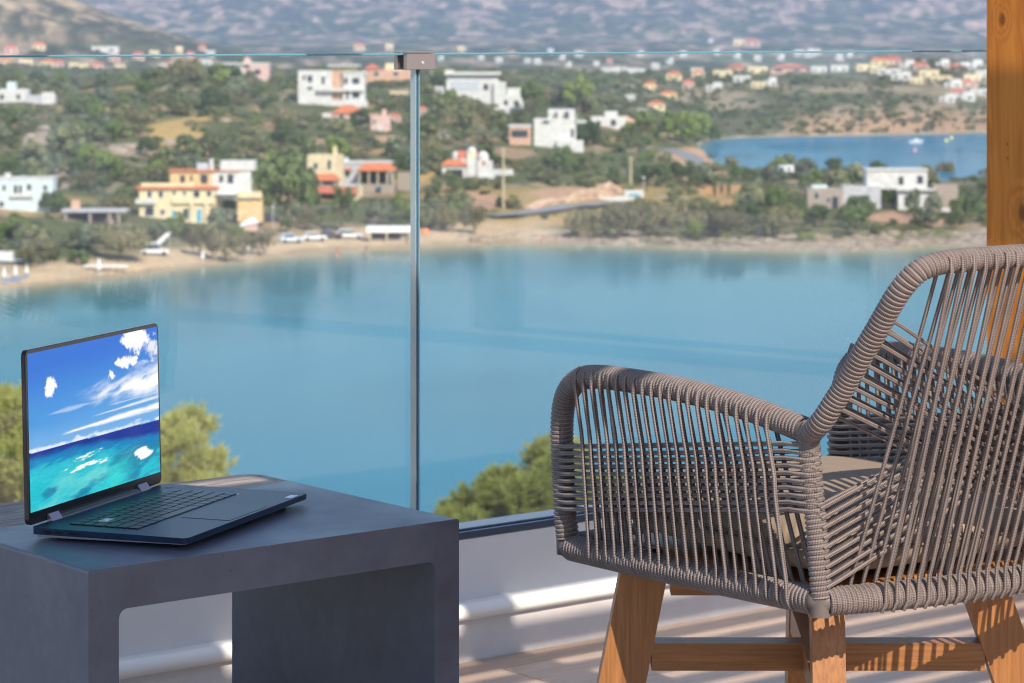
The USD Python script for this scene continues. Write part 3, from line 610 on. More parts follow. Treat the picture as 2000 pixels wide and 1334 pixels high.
# cushion: a stuffed box with a piped seam round its side
def cushion(w, d, h, nu=64, nv=26):
    th = np.linspace(0, 2 * np.pi, nu * 4 + 1)[:-1]
    p = 5.5
    cx = np.sign(np.cos(th)) * np.abs(np.cos(th)) ** (2 / p); cy = np.sign(np.sin(th)) * np.abs(np.sin(th)) ** (2 / p)
    prof = []
    for a in np.linspace(-90, 90, nv):
        a = math.radians(a); prof.append((abs(math.cos(a)) ** (2 / 3.2), math.copysign(abs(math.sin(a)) ** (2 / 2.6), a)))
    V = []
    for (c, s) in prof:
        side = c ** 3
        ruck = (1 - .012 * side * np.abs(np.sin(th * 26 + 1.5 * np.sin(th * 5))) - .018 * math.exp(-(s / .10) ** 2) * side)
        k = .0 + c * ruck
        zz = h / 2 * s * (1 + .0 * th) + (.006 * s * (1 - c))
        V.append(np.stack([cx * k * w / 2, cy * k * d / 2, zz + 0 * th], 1))
    V = np.array(V); n, m = V.shape[:2]
    i, j = np.meshgrid(np.arange(n - 1), np.arange(m), indexing='ij'); j2 = (j + 1) % m
    q = np.stack([i * m + j, i * m + j2, (i + 1) * m + j2, (i + 1) * m + j], -1).reshape(-1, 4)
    seam = V[n // 2] * [1.006, 1.006, 1]
    return (V.reshape(-1, 3), np.vstack([q[:, [0, 1, 2]], q[:, [0, 2, 3]]])), np.vstack([seam, seam[:1]])
MC = np.stack([CB, CF, [0, 0, 1.0]], 1)
cu = Thing('seat_cushion', 'plump beige fabric seat cushion with piped seam lying in the rope armchair', 'cushion', loc=cp(.255, .275, .470), rotz=math.atan2(CB[1], CB[0]))
cm, seam = cushion(.452, .500, .098)
put(cu, 'cover', cm, 'cushion', smooth=True, local=True)
for dz in (-.0028, .0028):
    put(cu, 'piping', tube(seam * [1, 1, 0] + [0, 0, dz], .0022, 6)[:2], 'piping', smooth=True, local=True)
put(chair, 'seat_board', xf(bx(-.20, .20, -.225, .225, .406, .419, .004), M=MC, t=cp(.255, .28, 0)), 'oak_x')
for sg in (-1, 1):
    put(chair, 'seat_bearer', tube(to_w([(.012, .28 + sg * .13, .4095), (BW - .012, .28 + sg * .13, .4095)]), .0085, 10)[:2], 'rail_dark', smooth=True)
# oak cross base
C0 = np.array([.4266, 3.80, 0]); dirs = {'fl': (-1, 0, .20), 'rr': (1, 0, .345), 'rl': (-.055, -1, .27), 'fr': (.03, 1, .27)}
def board(p0, p1, wdir, w, tdir, th, c=.0025):
    """A straight board from p0 to p1, w wide along wdir and th thick along tdir, ends level."""
    pts = []
    for p in (p0, p1):
        for a in (-1, 1):
            for b in (-1, 1): pts.append(p + wdir * a * w / 2 + tdir * b * th / 2)
    h = trimesh.convex.convex_hull(np.array(pts)); return np.array(h.vertices), np.array(h.faces)
for kx, ky, sl in dirs.values():
    e = np.array([kx, ky, 0.0]); e /= np.linalg.norm(e); g = np.array([-e[1], e[0], 0])
    r27 = .265; top, bot = .402, .0004
    P = lambda z: C0 + e * (r27 + sl * (.27 - z)) + np.array([0, 0, z])
    put(chair, 'leg', board(P(bot), P(top), e, .066, g, .043), 'oak_up')
for a, b, dz in (('fl', 'rr', 0), ('rl', 'fr', .0)):
    for z0, z1, rr_ in ((.247, .285, .232), (.352, .386, .205)):
        ea, eb = (np.array([dirs[k][0], dirs[k][1], 0.0]) for k in (a, b)); ea /= np.linalg.norm(ea); eb /= np.linalg.norm(eb); g = np.array([-ea[1], ea[0], 0])
        if a == 'fl': segs = [(C0 + ea * rr_, C0 + eb * rr_)]
        else: segs = [(C0 + ea * rr_, C0 + ea * .0205), (C0 + eb * .0205, C0 + eb * rr_)]
        for p, q in segs:
            put(chair, 'stretcher', board((p + np.array([0, 0, (z0 + z1) / 2])), (q + np.array([0, 0, (z0 + z1) / 2])), np.array([0, 0, 1.0]), z1 - z0, g, .040), 'oak_base' if a == 'fl' else 'oak_y')
# ------------------------------------------------------------------ land and sea
CAMH = 36.0                                              # eye above the sea
SEA = EYE - CAMH
# visible ground profile along sight lines: bearing (as photograph column) -> [(distance, photograph row)]
COLS = {
 -700: [(330, 0), (350, .8), (400, 5), (480, 12), (560, 20), (700, 26), (900, 24), (1300, 20)],
 0: [(384, 0), (405, 520.), (430, 470.), (470, 405.), (520, 335.), (580, 262.), (650, 205.), (700, 183.), (760, 182.), (900, 172.), (1000, 160.), (1300, 132.)],
 200: [(400, 0), (418, 510.), (440, 470.), (480, 405.), (530, 335.), (585, 262.), (650, 205.), (715, 172.), (780, 178.), (900, 186.), (1000, 175.), (1300, 140.)],
 400: [(422, 0), (440, 490.), (466, 445.), (500, 400.), (545, 340.), (600, 265.), (655, 205.), (715, 163.), (780, 170.), (900, 176.), (1000, 168.), (1300, 134.)],
 600: [(442, 0), (458, 482.), (480, 445.), (510, 405.), (552, 352.), (600, 290.), (655, 232.), (715, 190.), (765, 168.), (860, 178.), (1000, 166.), (1300, 138.)],
 800: [(455, 0), (470, 470.), (492, 440.), (525, 392.), (560, 348.), (605, 296.), (660, 240.), (720, 196.), (785, 165.), (860, 172.), (1000, 160.), (1300, 138.)],
 1000: [(465, 0), (480, 460.), (510, 418.), (556, 355.), (612, 300.), (670, 255.), (730, 222.), (800, 192.), (900, 176.), (1000, 165.), (1300, 140.)],
 1200: [(465, 0), (478, 462.), (520, 412.), (570, 360.), (640, 302.), (700, 266.), (760, 246.), (840, 225.), (960, 200.), (1060, 175.), (1200, 152.), (1300, 146.)],
 1350: [(458, 0), (472, 465.), (520, 405.), (580, 358.), (645, 312.), (700, 284.), (745, 276.), (790, .5), (880, .5), (935, 2.), (1000, 215.), (1100, 175.), (1200, 150.), (1300, 150.)],
 1420: [(456, 0), (471, 467.), (520, 408.), (580, 364.), (640, 332.), (690, 1.2), (715, -1.5), (900, -2.), (948, 0), (965, 1.6), (1020, 220.), (1120, 170.), (1200, 145.), (1300, 150.)],
 1600: [(452, 0), (466, 474.), (520, 410.), (580, 372.), (630, 353.), (665, .6), (690, -2), (930, -2.5), (968, 0), (980, 2.2), (1040, 210.), (1110, 165.), (1170, 137.), (1230, 150.), (1300, 165.)],
 1760: [(456, 0), (470, 474.), (520, 412.), (580, 376.), (630, 354.), (660, .6), (690, -2), (930, -2.5), (985, 0), (996, 2.2), (1060, 195.), (1130, 150.), (1200, 118.), (1260, 130.), (1330, 155.)],
 1930: [(463, 0), (476, 468.), (520, 418.), (580, 384.), (630, 362.), (655, .6), (690, -2), (930, -2.5), (1010, 0), (1020, 2.), (1080, 190.), (1150, 150.), (1220, 122.), (1280, 135.), (1340, 155.)],
 2700: [(470, 0), (490, 2.), (560, 5.), (620, 2.), (640, 0), (690, -2), (940, -2.5), (1040, 0), (1060, 4), (1150, 14), (1250, 22), (1340, 18)],
}
RD = np.r_[np.arange(300, 1000, 2.0), np.arange(1000, 1345, 4.0)]
keys = sorted(COLS); H = []
for c in keys:
    d, h = [], []
    for a, b in COLS[c]:
        d.append(a); h.append(CAMH - (b - 68) * a / FPX if abs(b) > 40 else b)
    hh = np.interp(RD, d, h); hh = np.where(RD < d[0], -(d[0] - RD) * .07, hh)
    H.append(hh)
H = np.array(H)
from scipy.interpolate import PchipInterpolator
from scipy.ndimage import gaussian_filter1d
H = gaussian_filter1d(H, 2.2, axis=1)
PX = np.arange(-700, 2701, 6.0)
HG = PchipInterpolator(keys, H, axis=0)(PX)
DD, PP = np.meshgrid(RD, PX); XX = (PP - 1000) / FPX * DD
bumps = (meshkit.fbm(np.stack([XX / 22, DD / 22, 0 * XX], -1), 4, 3) - .5) * 2.6 + (meshkit.fbm(np.stack([XX / 5, DD / 5, 0 * XX], -1), 3, 9) - .5) * .9
HG = HG + bumps * np.clip((HG - .6) / 3, 0, 1)
from scipy.interpolate import RegularGridInterpolator
_hi = RegularGridInterpolator((PX, RD), HG, bounds_error=False, fill_value=None)
def ground_h(x, y):
    x, y = np.asarray(x, float), np.asarray(y, float)
    return _hi(np.stack([x / y * FPX + 1000, y], -1))
def ray(px, py, d): return np.array([(px - 1000) / FPX * d, d, EYE - (py - 68) / FPX * d])
def hit(px, py, dmin=345, dmax=1330):
    """Where the sight line through a photograph point meets the land."""
    d = np.arange(dmin, dmax, .5); z = CAMH - (py - 68) / FPX * d
    h = ground_h((px - 1000) / FPX * d, d); k = np.nonzero(h >= z)[0]
    i = k[0] if len(k) else int(np.argmin(np.abs(h - z)))
    return np.array([(px - 1000) / FPX * d[i], d[i], SEA + float(h[i])])
# colours of the soil itself: sand, pink earth, dry grass, scrub floor, rock
def fbm2(x, y, s, o=4, seed=0, ky=1.0): y = y * ky; return meshkit.fbm(np.stack([x / s, y / s, 0 * x], -1), o, seed)
py_ = 68 + (CAMH - HG) * FPX / DD
earth, scrub, dry, rock, sandc, pink = [np.array(c) for c in ((.30, .20, .12), (.088, .098, .040), (.42, .285, .11), (.34, .27, .21), (.50, .37, .235), (.42, .255, .17))]
n1, n2, n3 = fbm2(XX, DD, 14, 5, 21), fbm2(XX, DD, 40, 4, 23), fbm2(XX, DD, 5, 4, 27)
col = scrub + (earth - scrub) * sst(.56, .70, n1)[..., None]
col = col + (dry - col) * (sst(.58, .70, n2) * .6)[..., None]
col = col + (rock - col) * (sst(.62, .72, n3) * .6)[..., None]
def patch(px, py, rx, ry, c, sd, k=1.0, rot=0.0):
    global col
    a = np.radians(rot); dx, dy = PP - px, py_ - py
    X, Y = (dx * np.cos(a) + dy * np.sin(a)) / rx, (-dx * np.sin(a) + dy * np.cos(a)) / ry
    m = sst(0, .35, 1 - np.sqrt(X ** 2 + Y ** 2) + (fbm2(XX, DD, 9, 4, sd) - .5) * 1.1) * k
    col = col + (np.array(c) - col) * m[..., None]
near = DD < 640
for px, py, rx, ry, c, sd in ((350, 262, 75, 34, dry, 1), (255, 292, 50, 14, rock, 2), (400, 300, 40, 10, pink, 3), (930, 398, 45, 25, pink, 4), (1000, 440, 110, 14, dry, 5), (1060, 430, 60, 16, dry * .9, 6), (720, 452, 130, 14, earth * 1.2, 7), (640, 480, 190, 9, sandc, 8),
                              (1440, 372, 80, 12, np.array((.46, .235, .10)), 9), (1500, 392, 90, 6, np.array((.44, .22, .09)), 29), (1350, 330, 45, 26, pink * 1.1, 10), (1530, 378, 60, 10, pink, 11), (1740, 425, 60, 12, pink, 12), (1850, 432, 70, 14, earth * 1.2, 13), (790, 340, 60, 20, dry, 14), (1000, 300, 60, 14, earth, 15), (1390, 325, 40, 20, pink, 16), (1340, 300, 50, 12, pink * 1.1, 17), (560, 440, 60, 12, earth * 1.1, 18), (860, 260, 50, 14, rock, 19), (760, 272, 50, 10, pink, 20), (1130, 380, 100, 16, pink, 22), (90, 270, 60, 20, rock, 23), (100, 350, 70, 20, rock, 24), (1720, 452, 280, 13, np.array((.13, .135, .055)), 25), (1300, 452, 200, 12, np.array((.10, .11, .05)), 26)):
    patch(px, py, rx, ry, c, sd, .95)
# the headland beyond the second bay is drier and rockier
hd = sst(920, 960, DD)
hcol = np.array((.105, .108, .06)) + (np.array((.28, .225, .15)) - np.array((.105, .108, .06))) * sst(.48, .66, fbm2(XX, DD, 26, 5, 33))[..., None]
hcol = hcol + (np.array((.44, .27, .16)) - hcol) * (sst(9, 3, HG) * sst(1500, 1600, PP) * .8)[..., None]
col = col + (hcol - col) * hd[..., None]
sw = 1 - .80 * sst(1020, 1180, PP)
shore = sst(2.2, .8, (HG + (n3 - .5) * 1.2) / sw)
sandc = sandc * (.78 + .44 * fbm2(XX, DD, 3.2, 4, 39))[..., None]
scol = sandc + (np.array((.36, .30, .25)) - sandc) * sst(950, 1200, PP)[..., None] * (.6 + .4 * n1)[..., None]
scol = scol + (np.array((.48, .39, .29)) - scol) * hd[..., None]
col = col + (scol - col) * shore[..., None]
col = np.where((HG < .25)[..., None], col * .75, col)     # wet margin
M('soil', {'a': ('attribute', {'attribute': 'col'}), 'g': ('geometry', {}), 'n': ('noise_texture', {'scale': .55, 'detail': 5.0, 'roughness': .7}), 'm': ('mix_color', {'blend_type': 'multiply', 'fac': .55}), 'r': ('rgb_ramp', {'ramp': [(.3, (.62, .62, .62)), (.7, (1.25, 1.22, 1.18))]}),
           'p': ('principled_bsdf', {'roughness': .95, 'specular_ior_level': .1})}, [('g.position', 'n.vector'), ('n.fac', 'r.fac'), ('a.color', 'm.a'), ('r.color', 'm.b'), ('m.result', 'p.base_color')])
V = np.stack([XX, DD, SEA + HG], -1)
land = put(None, 'hillside_ground', (V.reshape(-1, 3), grid_faces(len(PX), len(RD))[:, ::-1]), 'soil', smooth=True, col=col.reshape(-1, 3))
tag(stage.GetPrimAtPath(land), kind='structure')
# plain and mountains beyond
RF = np.r_[np.linspace(1335, 3000, 100), np.linspace(3020, 5400, 190), np.linspace(5460, 9000, 24)]
PF = np.r_[np.arange(-1500, -150, 30), np.arange(-150, 2100, 4.5), np.arange(2110, 3501, 30)].astype(float)
DF, PQ = np.meshgrid(RF, PF); XF = (PQ - 1000) / FPX * DF
base = np.interp(DF, [1330, 1500, 2000, 3000, 3600, 4200, 4700, 5300, 6000, 7500, 9000], [18, 8, 9, 17, 25, 36, 84, 200, 262, 268, 240])
edge0 = HG[:, -1]; e0 = np.interp(PF, PX, edge0); base = e0[:, None] + (base - e0[:, None]) * sst(1335, 1480, DF)
ridge = 1 - np.abs(2 * fbm2(XF, DF, 620, 6, 51) - 1)
base = base + (ridge - .62) * 95 * sst(4150, 5300, DF) + (fbm2(XF, DF, 240, 5, 53) - .5) * 70 * sst(3200, 4600, DF) + (fbm2(XF, DF, 160, 4, 55) - .5) * 22 * sst(1450, 1800, DF) * sst(3800, 3000, DF)
# the brown hill at the left edge
base = base + 88 * np.exp(-((XF + 470) / 150) ** 2 - ((DF - 2050) / 330) ** 2) + 20 * np.exp(-((XF + 300) / 130) ** 2 - ((DF - 1950) / 200) ** 2)
base = base + 10 * np.exp(-((XF - 20) / 110) ** 2 - ((DF - 1750) / 160) ** 2)
base = np.minimum(base, 300)
bare, bush, roc = np.array((.33, .25, .19)), np.array((.060, .078, .040)), np.array((.34, .235, .20))
m1, m2 = .34 * fbm2(XF, DF, 64, 5, 61, .45) + .66 * fbm2(XF, DF, 20, 5, 62, .55), fbm2(XF, DF, 300, 5, 63, .5)
fc = bush + (bare - bush) * sst(.46, .64, m1)[..., None]
hi_ = sst(45, 120, base)
fm = np.array((.075, .066, .056)) + (roc - np.array((.075, .066, .056))) * sst(.46, .61, .80 * m1 + .20 * m2 + (ridge - .6) * .10)[..., None]
fc = fc + (fm - fc) * hi_[..., None]
lh = sst(14, 40, base) * sst(2600, 2400, DF); fc = fc + ((np.array((.085, .085, .050)) + np.array((.24, .165, .11)) * sst(.45, .58, .6 * m1 + .4 * fbm2(XF, DF, 9, 4, 67, .5))[..., None]) - fc) * lh[..., None]
M('far_ground', {'a': ('attribute', {'attribute': 'col'}), 'g': ('geometry', {}), 'mp': ('mapping', {'scale': (1.0, .35, 1.0)}), 'n': ('noise_texture', {'scale': .05, 'detail': 8.0, 'roughness': .75}), 'm': ('mix_color', {'blend_type': 'multiply', 'fac': .9}), 'r': ('rgb_ramp', {'ramp': [(.36, (.35, .38, .36)), (.5, (.85, .85, .83)), (.62, (1.5, 1.4, 1.35))]}),
                'p': ('principled_bsdf', {'roughness': .95, 'specular_ior_level': .1})}, [('g.position', 'mp.vector'), ('mp.vector', 'n.vector'), ('n.fac', 'r.fac'), ('a.color', 'm.a'), ('r.color', 'm.b'), ('m.result', 'p.base_color')])
VF = np.stack([XF, DF, SEA + base], -1)
far = put(None, 'mountains', (VF.reshape(-1, 3), grid_faces(len(PF), len(RF))[:, ::-1]), 'far_ground', smooth=True, col=fc.reshape(-1, 3))
tag(stage.GetPrimAtPath(far), kind='structure')
_fi = RegularGridInterpolator((PF, RF), base, bounds_error=False, fill_value=None)
def hit_far(px, py, dmin=1340, dmax=8500):
    d = np.arange(dmin, dmax, 4.0); z = CAMH - (py - 68) / FPX * d
    h = _fi(np.stack([np.full_like(d, px), d], -1)); k = np.nonzero(h >= z)[0]
    i = k[0] if len(k) else int(np.argmin(np.abs(h - z)))
    return np.array([(px - 1000) / FPX * d[i], d[i], SEA + float(h[i])])
# slope below the terrace
xs, ys = np.meshgrid(np.linspace(-160, 160, 60), np.r_[np.linspace(-80, 8, 12), np.linspace(12, 190, 60)], indexing='ij')
nz = np.interp(ys, [-80, 7, 9, 30, 60, 100, 140, 190], [6, -3.2, -5, -10.5, -18, -28, SEA + .6, SEA - 4]) + (fbm2(xs, ys, 7, 4, 71) - .5) * 1.6 * (ys > 8)
# keep the ground under the terrace itself below the slab
nz = np.where((ys < 9) & (ys > -9) & (np.abs(xs) < 12), np.minimum(nz, -3.2), nz)
put(None, 'slope', (np.stack([xs, ys, nz], -1).reshape(-1, 3), grid_faces(*xs.shape)), 'soil', smooth=True, kind='structure', col=np.broadcast_to(np.array((.22, .17, .09)), xs.shape + (3,)).reshape(-1, 3))
put(floor, 'foundation', wbox(-7, 9, -.155, 6.3, -5.2, -.61), 'render_white')
# the sea: clear over sand near the beaches, hillside reflection tinted in near shore, deep blue further out
M('water', {'a': ('attribute', {'attribute': 'col'}), 'g': ('geometry', {}), 'mp': ('mapping', {'scale': (.9, .42, 1.0)}), 'n': ('noise_texture', {'scale': 1.0, 'detail': 4.0, 'roughness': .6}), 'mp2': ('mapping', {'scale': (.03, .012, 1.0)}), 'n2': ('noise_texture', {'scale': 1.0, 'detail': 3.0, 'distortion': 1.0}),
            'bs': ('map_range', {'clamp': True, 'from_min': .35, 'from_max': .65, 'to_min': .25, 'to_max': 1.0}), 'h': ('math', {'math_type': 'multiply'}), 'b': ('bump', {'strength': .5, 'distance': .12}),
            'rg': ('map_range', {'clamp': True, 'from_min': .35, 'from_max': .7, 'to_min': .05, 'to_max': .16}), 'f': ('layer_weight', {'blend': .5}), 'pw': ('math', {'math_type': 'power', 'value2': 5.0}), 'ma': ('math', {'math_type': 'multiply_add', 'value2': .30, 'value3': .010}),
            'd': ('diffuse_bsdf', {}), 's': ('glossy_bsdf', {'color': (1, 1, 1)}), 'm': ('mix_closure', {})},
  [('g.position', 'mp.vector'), ('mp.vector', 'n.vector'), ('g.position', 'mp2.vector'), ('mp2.vector', 'n2.vector'), ('n2.fac', 'bs.value'), ('n2.fac', 'rg.value'), ('rg.result', 's.roughness'), ('n.fac', 'h.value1'), ('bs.result', 'h.value2'), ('h.value', 'b.height'), ('b.normal', 's.normal'), ('f.facing', 'pw.value1'), ('pw.value', 'ma.value1'), ('ma.value', 'm.fac'), ('a.color', 'd.color'), ('d.BSDF', 'm.closure1'), ('s.BSDF', 'm.closure2')], surface='m.closure')
RS = np.r_[np.linspace(60, 300, 30), np.linspace(304, 520, 90), np.linspace(530, 1060, 70), [1300, 2000, 9000]]
PS = np.linspace(-700, 2700, 200)
DS, PW = np.meshgrid(RS, PS); XS = (PW - 1000) / FPX * DS
dep = np.where((DS >= 300) & (DS < 1340), -_hi(np.stack([PW, np.clip(DS, 300, 1340)], -1)), 8.0)
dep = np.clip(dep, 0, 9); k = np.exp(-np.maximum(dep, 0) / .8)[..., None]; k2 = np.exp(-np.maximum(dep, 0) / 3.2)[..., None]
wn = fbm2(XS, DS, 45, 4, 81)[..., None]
wc = np.array((.000, .124, .186)) * (.86 + .28 * wn); wc = wc + (np.array((.035, .118, .115)) - wc) * k2; wc = wc + (np.array((.33, .29, .18)) - wc) * k  # green near-shore tint paints in the reflection of the hillside
wc = np.where((DS > 600)[..., None], np.array((.015, .150, .265)) + (np.array((.2, .25, .2)) - np.array((.015, .150, .265))) * k, wc)
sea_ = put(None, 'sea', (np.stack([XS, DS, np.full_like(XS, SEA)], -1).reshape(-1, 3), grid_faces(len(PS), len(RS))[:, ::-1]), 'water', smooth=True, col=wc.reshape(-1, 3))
tag(stage.GetPrimAtPath(sea_), kind='structure')
# ------------------------------------------------------------------ buildings across the bay
for nm, c in (('plaster_white', (.52, .505, .48)), ('plaster_cream', (.62, .51, .32)), ('plaster_yellow', (.56, .39, .20)), ('plaster_pale', (.49, .56, .57)), ('plaster_pink', (.54, .36, .31)), ('plaster_salmon', (.50, .30, .21)), ('plaster_grey', (.40, .39, .40)),
              ('stone_wall', (.29, .235, .19)), ('terracotta', (.47, .15, .07)), ('red_roof', (.42, .125, .075)), ('shade_cloth', (.66, .65, .63)), ('blue_paint', (.06, .30, .42)), ('metal_grey', (.40, .42, .45)), ('timber_pole', (.46, .38, .25)), ('asphalt_old', (.21, .205, .20)), ('rock_pink', (.46, .31, .215)),
              ('car_silver', (.50, .55, .60)), ('car_white', (.62, .62, .62)), ('car_dark', (.06, .05, .06)), ('car_blue', (.03, .07, .12)), ('yellow_plastic', (.75, .72, .18)), ('pink_plastic', (.80, .35, .45)), ('orange_tarp', (.72, .22, .08)), ('skin', (.55, .33, .24)), ('cloth_red', (.45, .06, .07)), ('cloth_dark', (.05, .05, .07)), ('sunbed_blue', (.10, .22, .50))):
    plain(nm, c, .75 if 'car' not in nm else .3, .3, var=.30 if nm == 'rock_pink' else (.17 if 'plaster' in nm or 'roof' in nm or 'terra' in nm else .08), scale=.5 if nm == 'rock_pink' else 1.1)
plain('window_glass', (.035, .045, .055), .12, .6, var=.1)
plain('dark_opening', (.03, .028, .028), .9, .1)
FRONT = []
KEEP = []                                                # footprints kept clear of scrub: (x, y, r)
class House(Thing):
    """Built in photograph pixels at its own distance, so that s metres = 1 pixel there; local x right, y away, z up."""
    def __init__(s, name, label, cat, px, py, yaw=0.0, d=None, group=None, w=60):
        p = hit(px, py) if d is None else (hit_far(px, py) if d == 'far' else ray(px, py, d))
        super().__init__(name, label, cat, loc=p, rotz=math.radians(yaw), group=group); s.s = p[1] / FPX
        KEEP.append((p[0], p[1] + w * s.s * .22, w * s.s * .62)); FRONT.append((px - w * .6, px + w * .6, p[1], py))
    def box(s, name, x0, x1, y0, y1, z0, z1, mat, under=None, c=0.0):
        b = bx(x0 * s.s, x1 * s.s, y0 * s.s, y1 * s.s, z0 * s.s, z1 * s.s, c)
        return put(under or s, name, b, mat, local=True)
    def win(s, x0, x1, z0, z1, y, wall, frame='plaster_white', name='window', pane='window_glass'):
        """A window: frame standing proud of the wall face y, its pane set back in it."""
        k = s.s; e, f = .06, .10
        X0, X1, Z0, Z1, Y = x0 * k, x1 * k, z0 * k, z1 * k, y * k
        fr = cat_([bx(X0 - f, X0, Y - e, Y + .05, Z0 - f, Z1 + f), bx(X1, X1 + f, Y - e, Y + .05, Z0 - f, Z1 + f), bx(X0, X1, Y - e, Y + .05, Z1, Z1 + f), bx(X0, X1, Y - e, Y + .05, Z0 - f, Z0)])
        p = put(s, name, fr, frame, local=True)
        put(p, 'pane', bx(X0, X1, Y - .02, Y + .05, Z0, Z1), pane, local=True)
    def wins(s, lst, y, wall, **k):
        for x0, x1, z0, z1 in lst: s.win(x0, x1, z0, z1, y, wall, **k)
    def hip(s, name, x0, x1, y0, y1, z0, z1, mat, inset=.5, th=1.2):
        k = s.s; w = min(x1 - x0, y1 - y0) * inset
        base = [(x0, y0, z0), (x1, y0, z0), (x1, y1, z0), (x0, y1, z0), (x0, y0, z0 - th), (x1, y0, z0 - th), (x1, y1, z0 - th), (x0, y1, z0 - th)]
        ry = (y0 + y1) / 2
        top = [(x0 + w, ry, z1), (x1 - w, ry, z1)] if x1 - x0 >= y1 - y0 else [((x0 + x1) / 2, y0 + w, z1), ((x0 + x1) / 2, y1 - w, z1)]
        h = trimesh.convex.convex_hull(np.array(base + top) * k); return put(s, name, (np.array(h.vertices), np.array(h.faces)), mat, local=True)
    def barrel(s, name, x0, x1, y0, y1, z0, z1, mat, n=9):
        pts = []
        for a in np.linspace(0, math.pi, n):
            for x in (x0, x1): pts.append((x, (y0 + y1) / 2 - (y1 - y0) / 2 * math.cos(a), z0 + (z1 - z0) * math.sin(a)))
        h = trimesh.convex.convex_hull(np.array(pts) * s.s); return put(s, name, (np.array(h.vertices), np.array(h.faces)), mat, local=True)
    def dome(s, name, x, y, z, r, mat, drum=0.0):
        pr = [(r, -drum)] + [(r * math.cos(a), r * 1.1 * math.sin(a)) for a in np.linspace(0, math.pi / 2 - .05, 6)] + [(.001, r * 1.1)]
        return put(s, name, xf(lathe(np.array(pr) * s.s, 14), t=np.array([x, y, z]) * s.s), mat, local=True, smooth=40)
    def cyl(s, name, x, y, z0, z1, r, mat, n=12):
        return put(s, name, xf(lathe(np.array([(.0001, z0), (r, z0), (r, z1), (.0001, z1)]) * s.s, n), t=np.array([x, y, 0]) * s.s), mat, local=True)

# pale blue-white house at the left edge
h = House('house', 'pale blue-white two-storey house with flat roof at the left edge above the beach', 'house', 45, 412, w=110)
h.box('wall', -62, 58, 0, 50, -14, 62, 'plaster_pale'); h.box('parapet', -62, 58, -1.5, 51, 62, 65, 'plaster_white')
h.wins([(-40, -34, 40, 50), (-18, -11, 34, 50), (-8, -2, 34, 50), (8, 16, 40, 52), (40, 47, 40, 50), (-46, -38, 8, 18), (30, 38, 8, 20)], 0, 0)
h.box('balcony', -24, 20, -7, -.2, 27, 33, 'plaster_white'); h.cyl('water_tank', -33, 14, 65, 73, 7, 'plaster_white')
# stone taverna with flat canopy
h = House('taverna', 'low stone taverna with flat concrete canopy and dark open front', 'building', 178, 436, w=110)
h.box('wall', -50, 42, 10, 40, -10, 22, 'stone_wall'); h.box('canopy', -56, 70, -8, 44, 22, 27, 'plaster_grey')
for x in (-52, -4, 34, 52): h.box('column', x, x + 5, -4, 1, -10, 22, 'stone_wall')
h.box('opening', -42, -8, 9.2, 10.5, 0, 17, 'dark_opening'); h.box('opening', -2, 26, 9.2, 10.5, 0, 17, 'dark_opening'); h.box('chimney', -42, -26, 18, 30, 27, 44, 'plaster_salmon')
# yellow hotel
h = House('hotel', 'yellow three-storey hotel with orange roof edges and white balconies', 'hotel', 350, 432, w=200)
h.box('wall', -78, 72, 0, 60, -14, 62, 'plaster_cream'); h.box('roof_edge', -84, 76, -5, 62, 62, 67, 'terracotta'); h.box('parapet', -74, 30, -2, 3, 67, 74, 'plaster_cream')
h.box('upper_wall', -20, 62, 14, 58, 67, 95, 'plaster_yellow'); h.box('roof_edge', -23, 66, 10, 60, 95, 99, 'terracotta')
h.box('wing', 62, 138, 20, 66, 40, 96, 'plaster_white'); h.box('roof_terrace', 78, 146, 18, 70, 98, 116, 'plaster_white'); h.box('roof_edge', 60, 120, 16, 68, 96, 98, 'terracotta')
h.box('solar_panel', 32, 54, 20, 34, 99, 112, 'metal_grey'); h.cyl('chimney', 60, 24, 98, 120, 4.5, 'plaster_white'); h.box('side_wing', 112, 160, 22, 62, -4, 44, 'plaster_yellow'); h.box('balcony', 112, 160, 14, 21.8, 44, 56, 'plaster_cream')
h.box('balcony', -84, -46, -10, -.2, 34, 43, 'plaster_white'); h.box('balcony', -14, 72, -6, -.2, 34, 46, 'plaster_cream')
h.box('canopy', 72, 112, -12, 20, 52, 56, 'shade_cloth')
for x in (22, 50): h.box('pillar', x, x + 7, -6, -.3, -14, 34, 'plaster_cream')
h.wins([(-62, -54, 46, 58), (-12, -7, 50, 58), (8, 13, 50, 58), (28, 40, 46, 58), (-40, -32, 46, 58), (-66, -50, 10, 26), (-36, -29, 12, 22), (8, 18, 4, 24), (54, 62, 48, 58)], 0, 0)
h.wins([(0, 10, 74, 88), (20, 25, 78, 88), (40, 54, 72, 90)], 14, 0, frame='plaster_yellow'); h.wins([(76, 84, 74, 88), (92, 104, 72, 90)], 20, 0)
h.win(-14, -7, -2, 20, 0, 0, pane='blue_paint', name='door'); h.win(34, 43, -2, 22, 0, 0, pane='blue_paint', name='door')
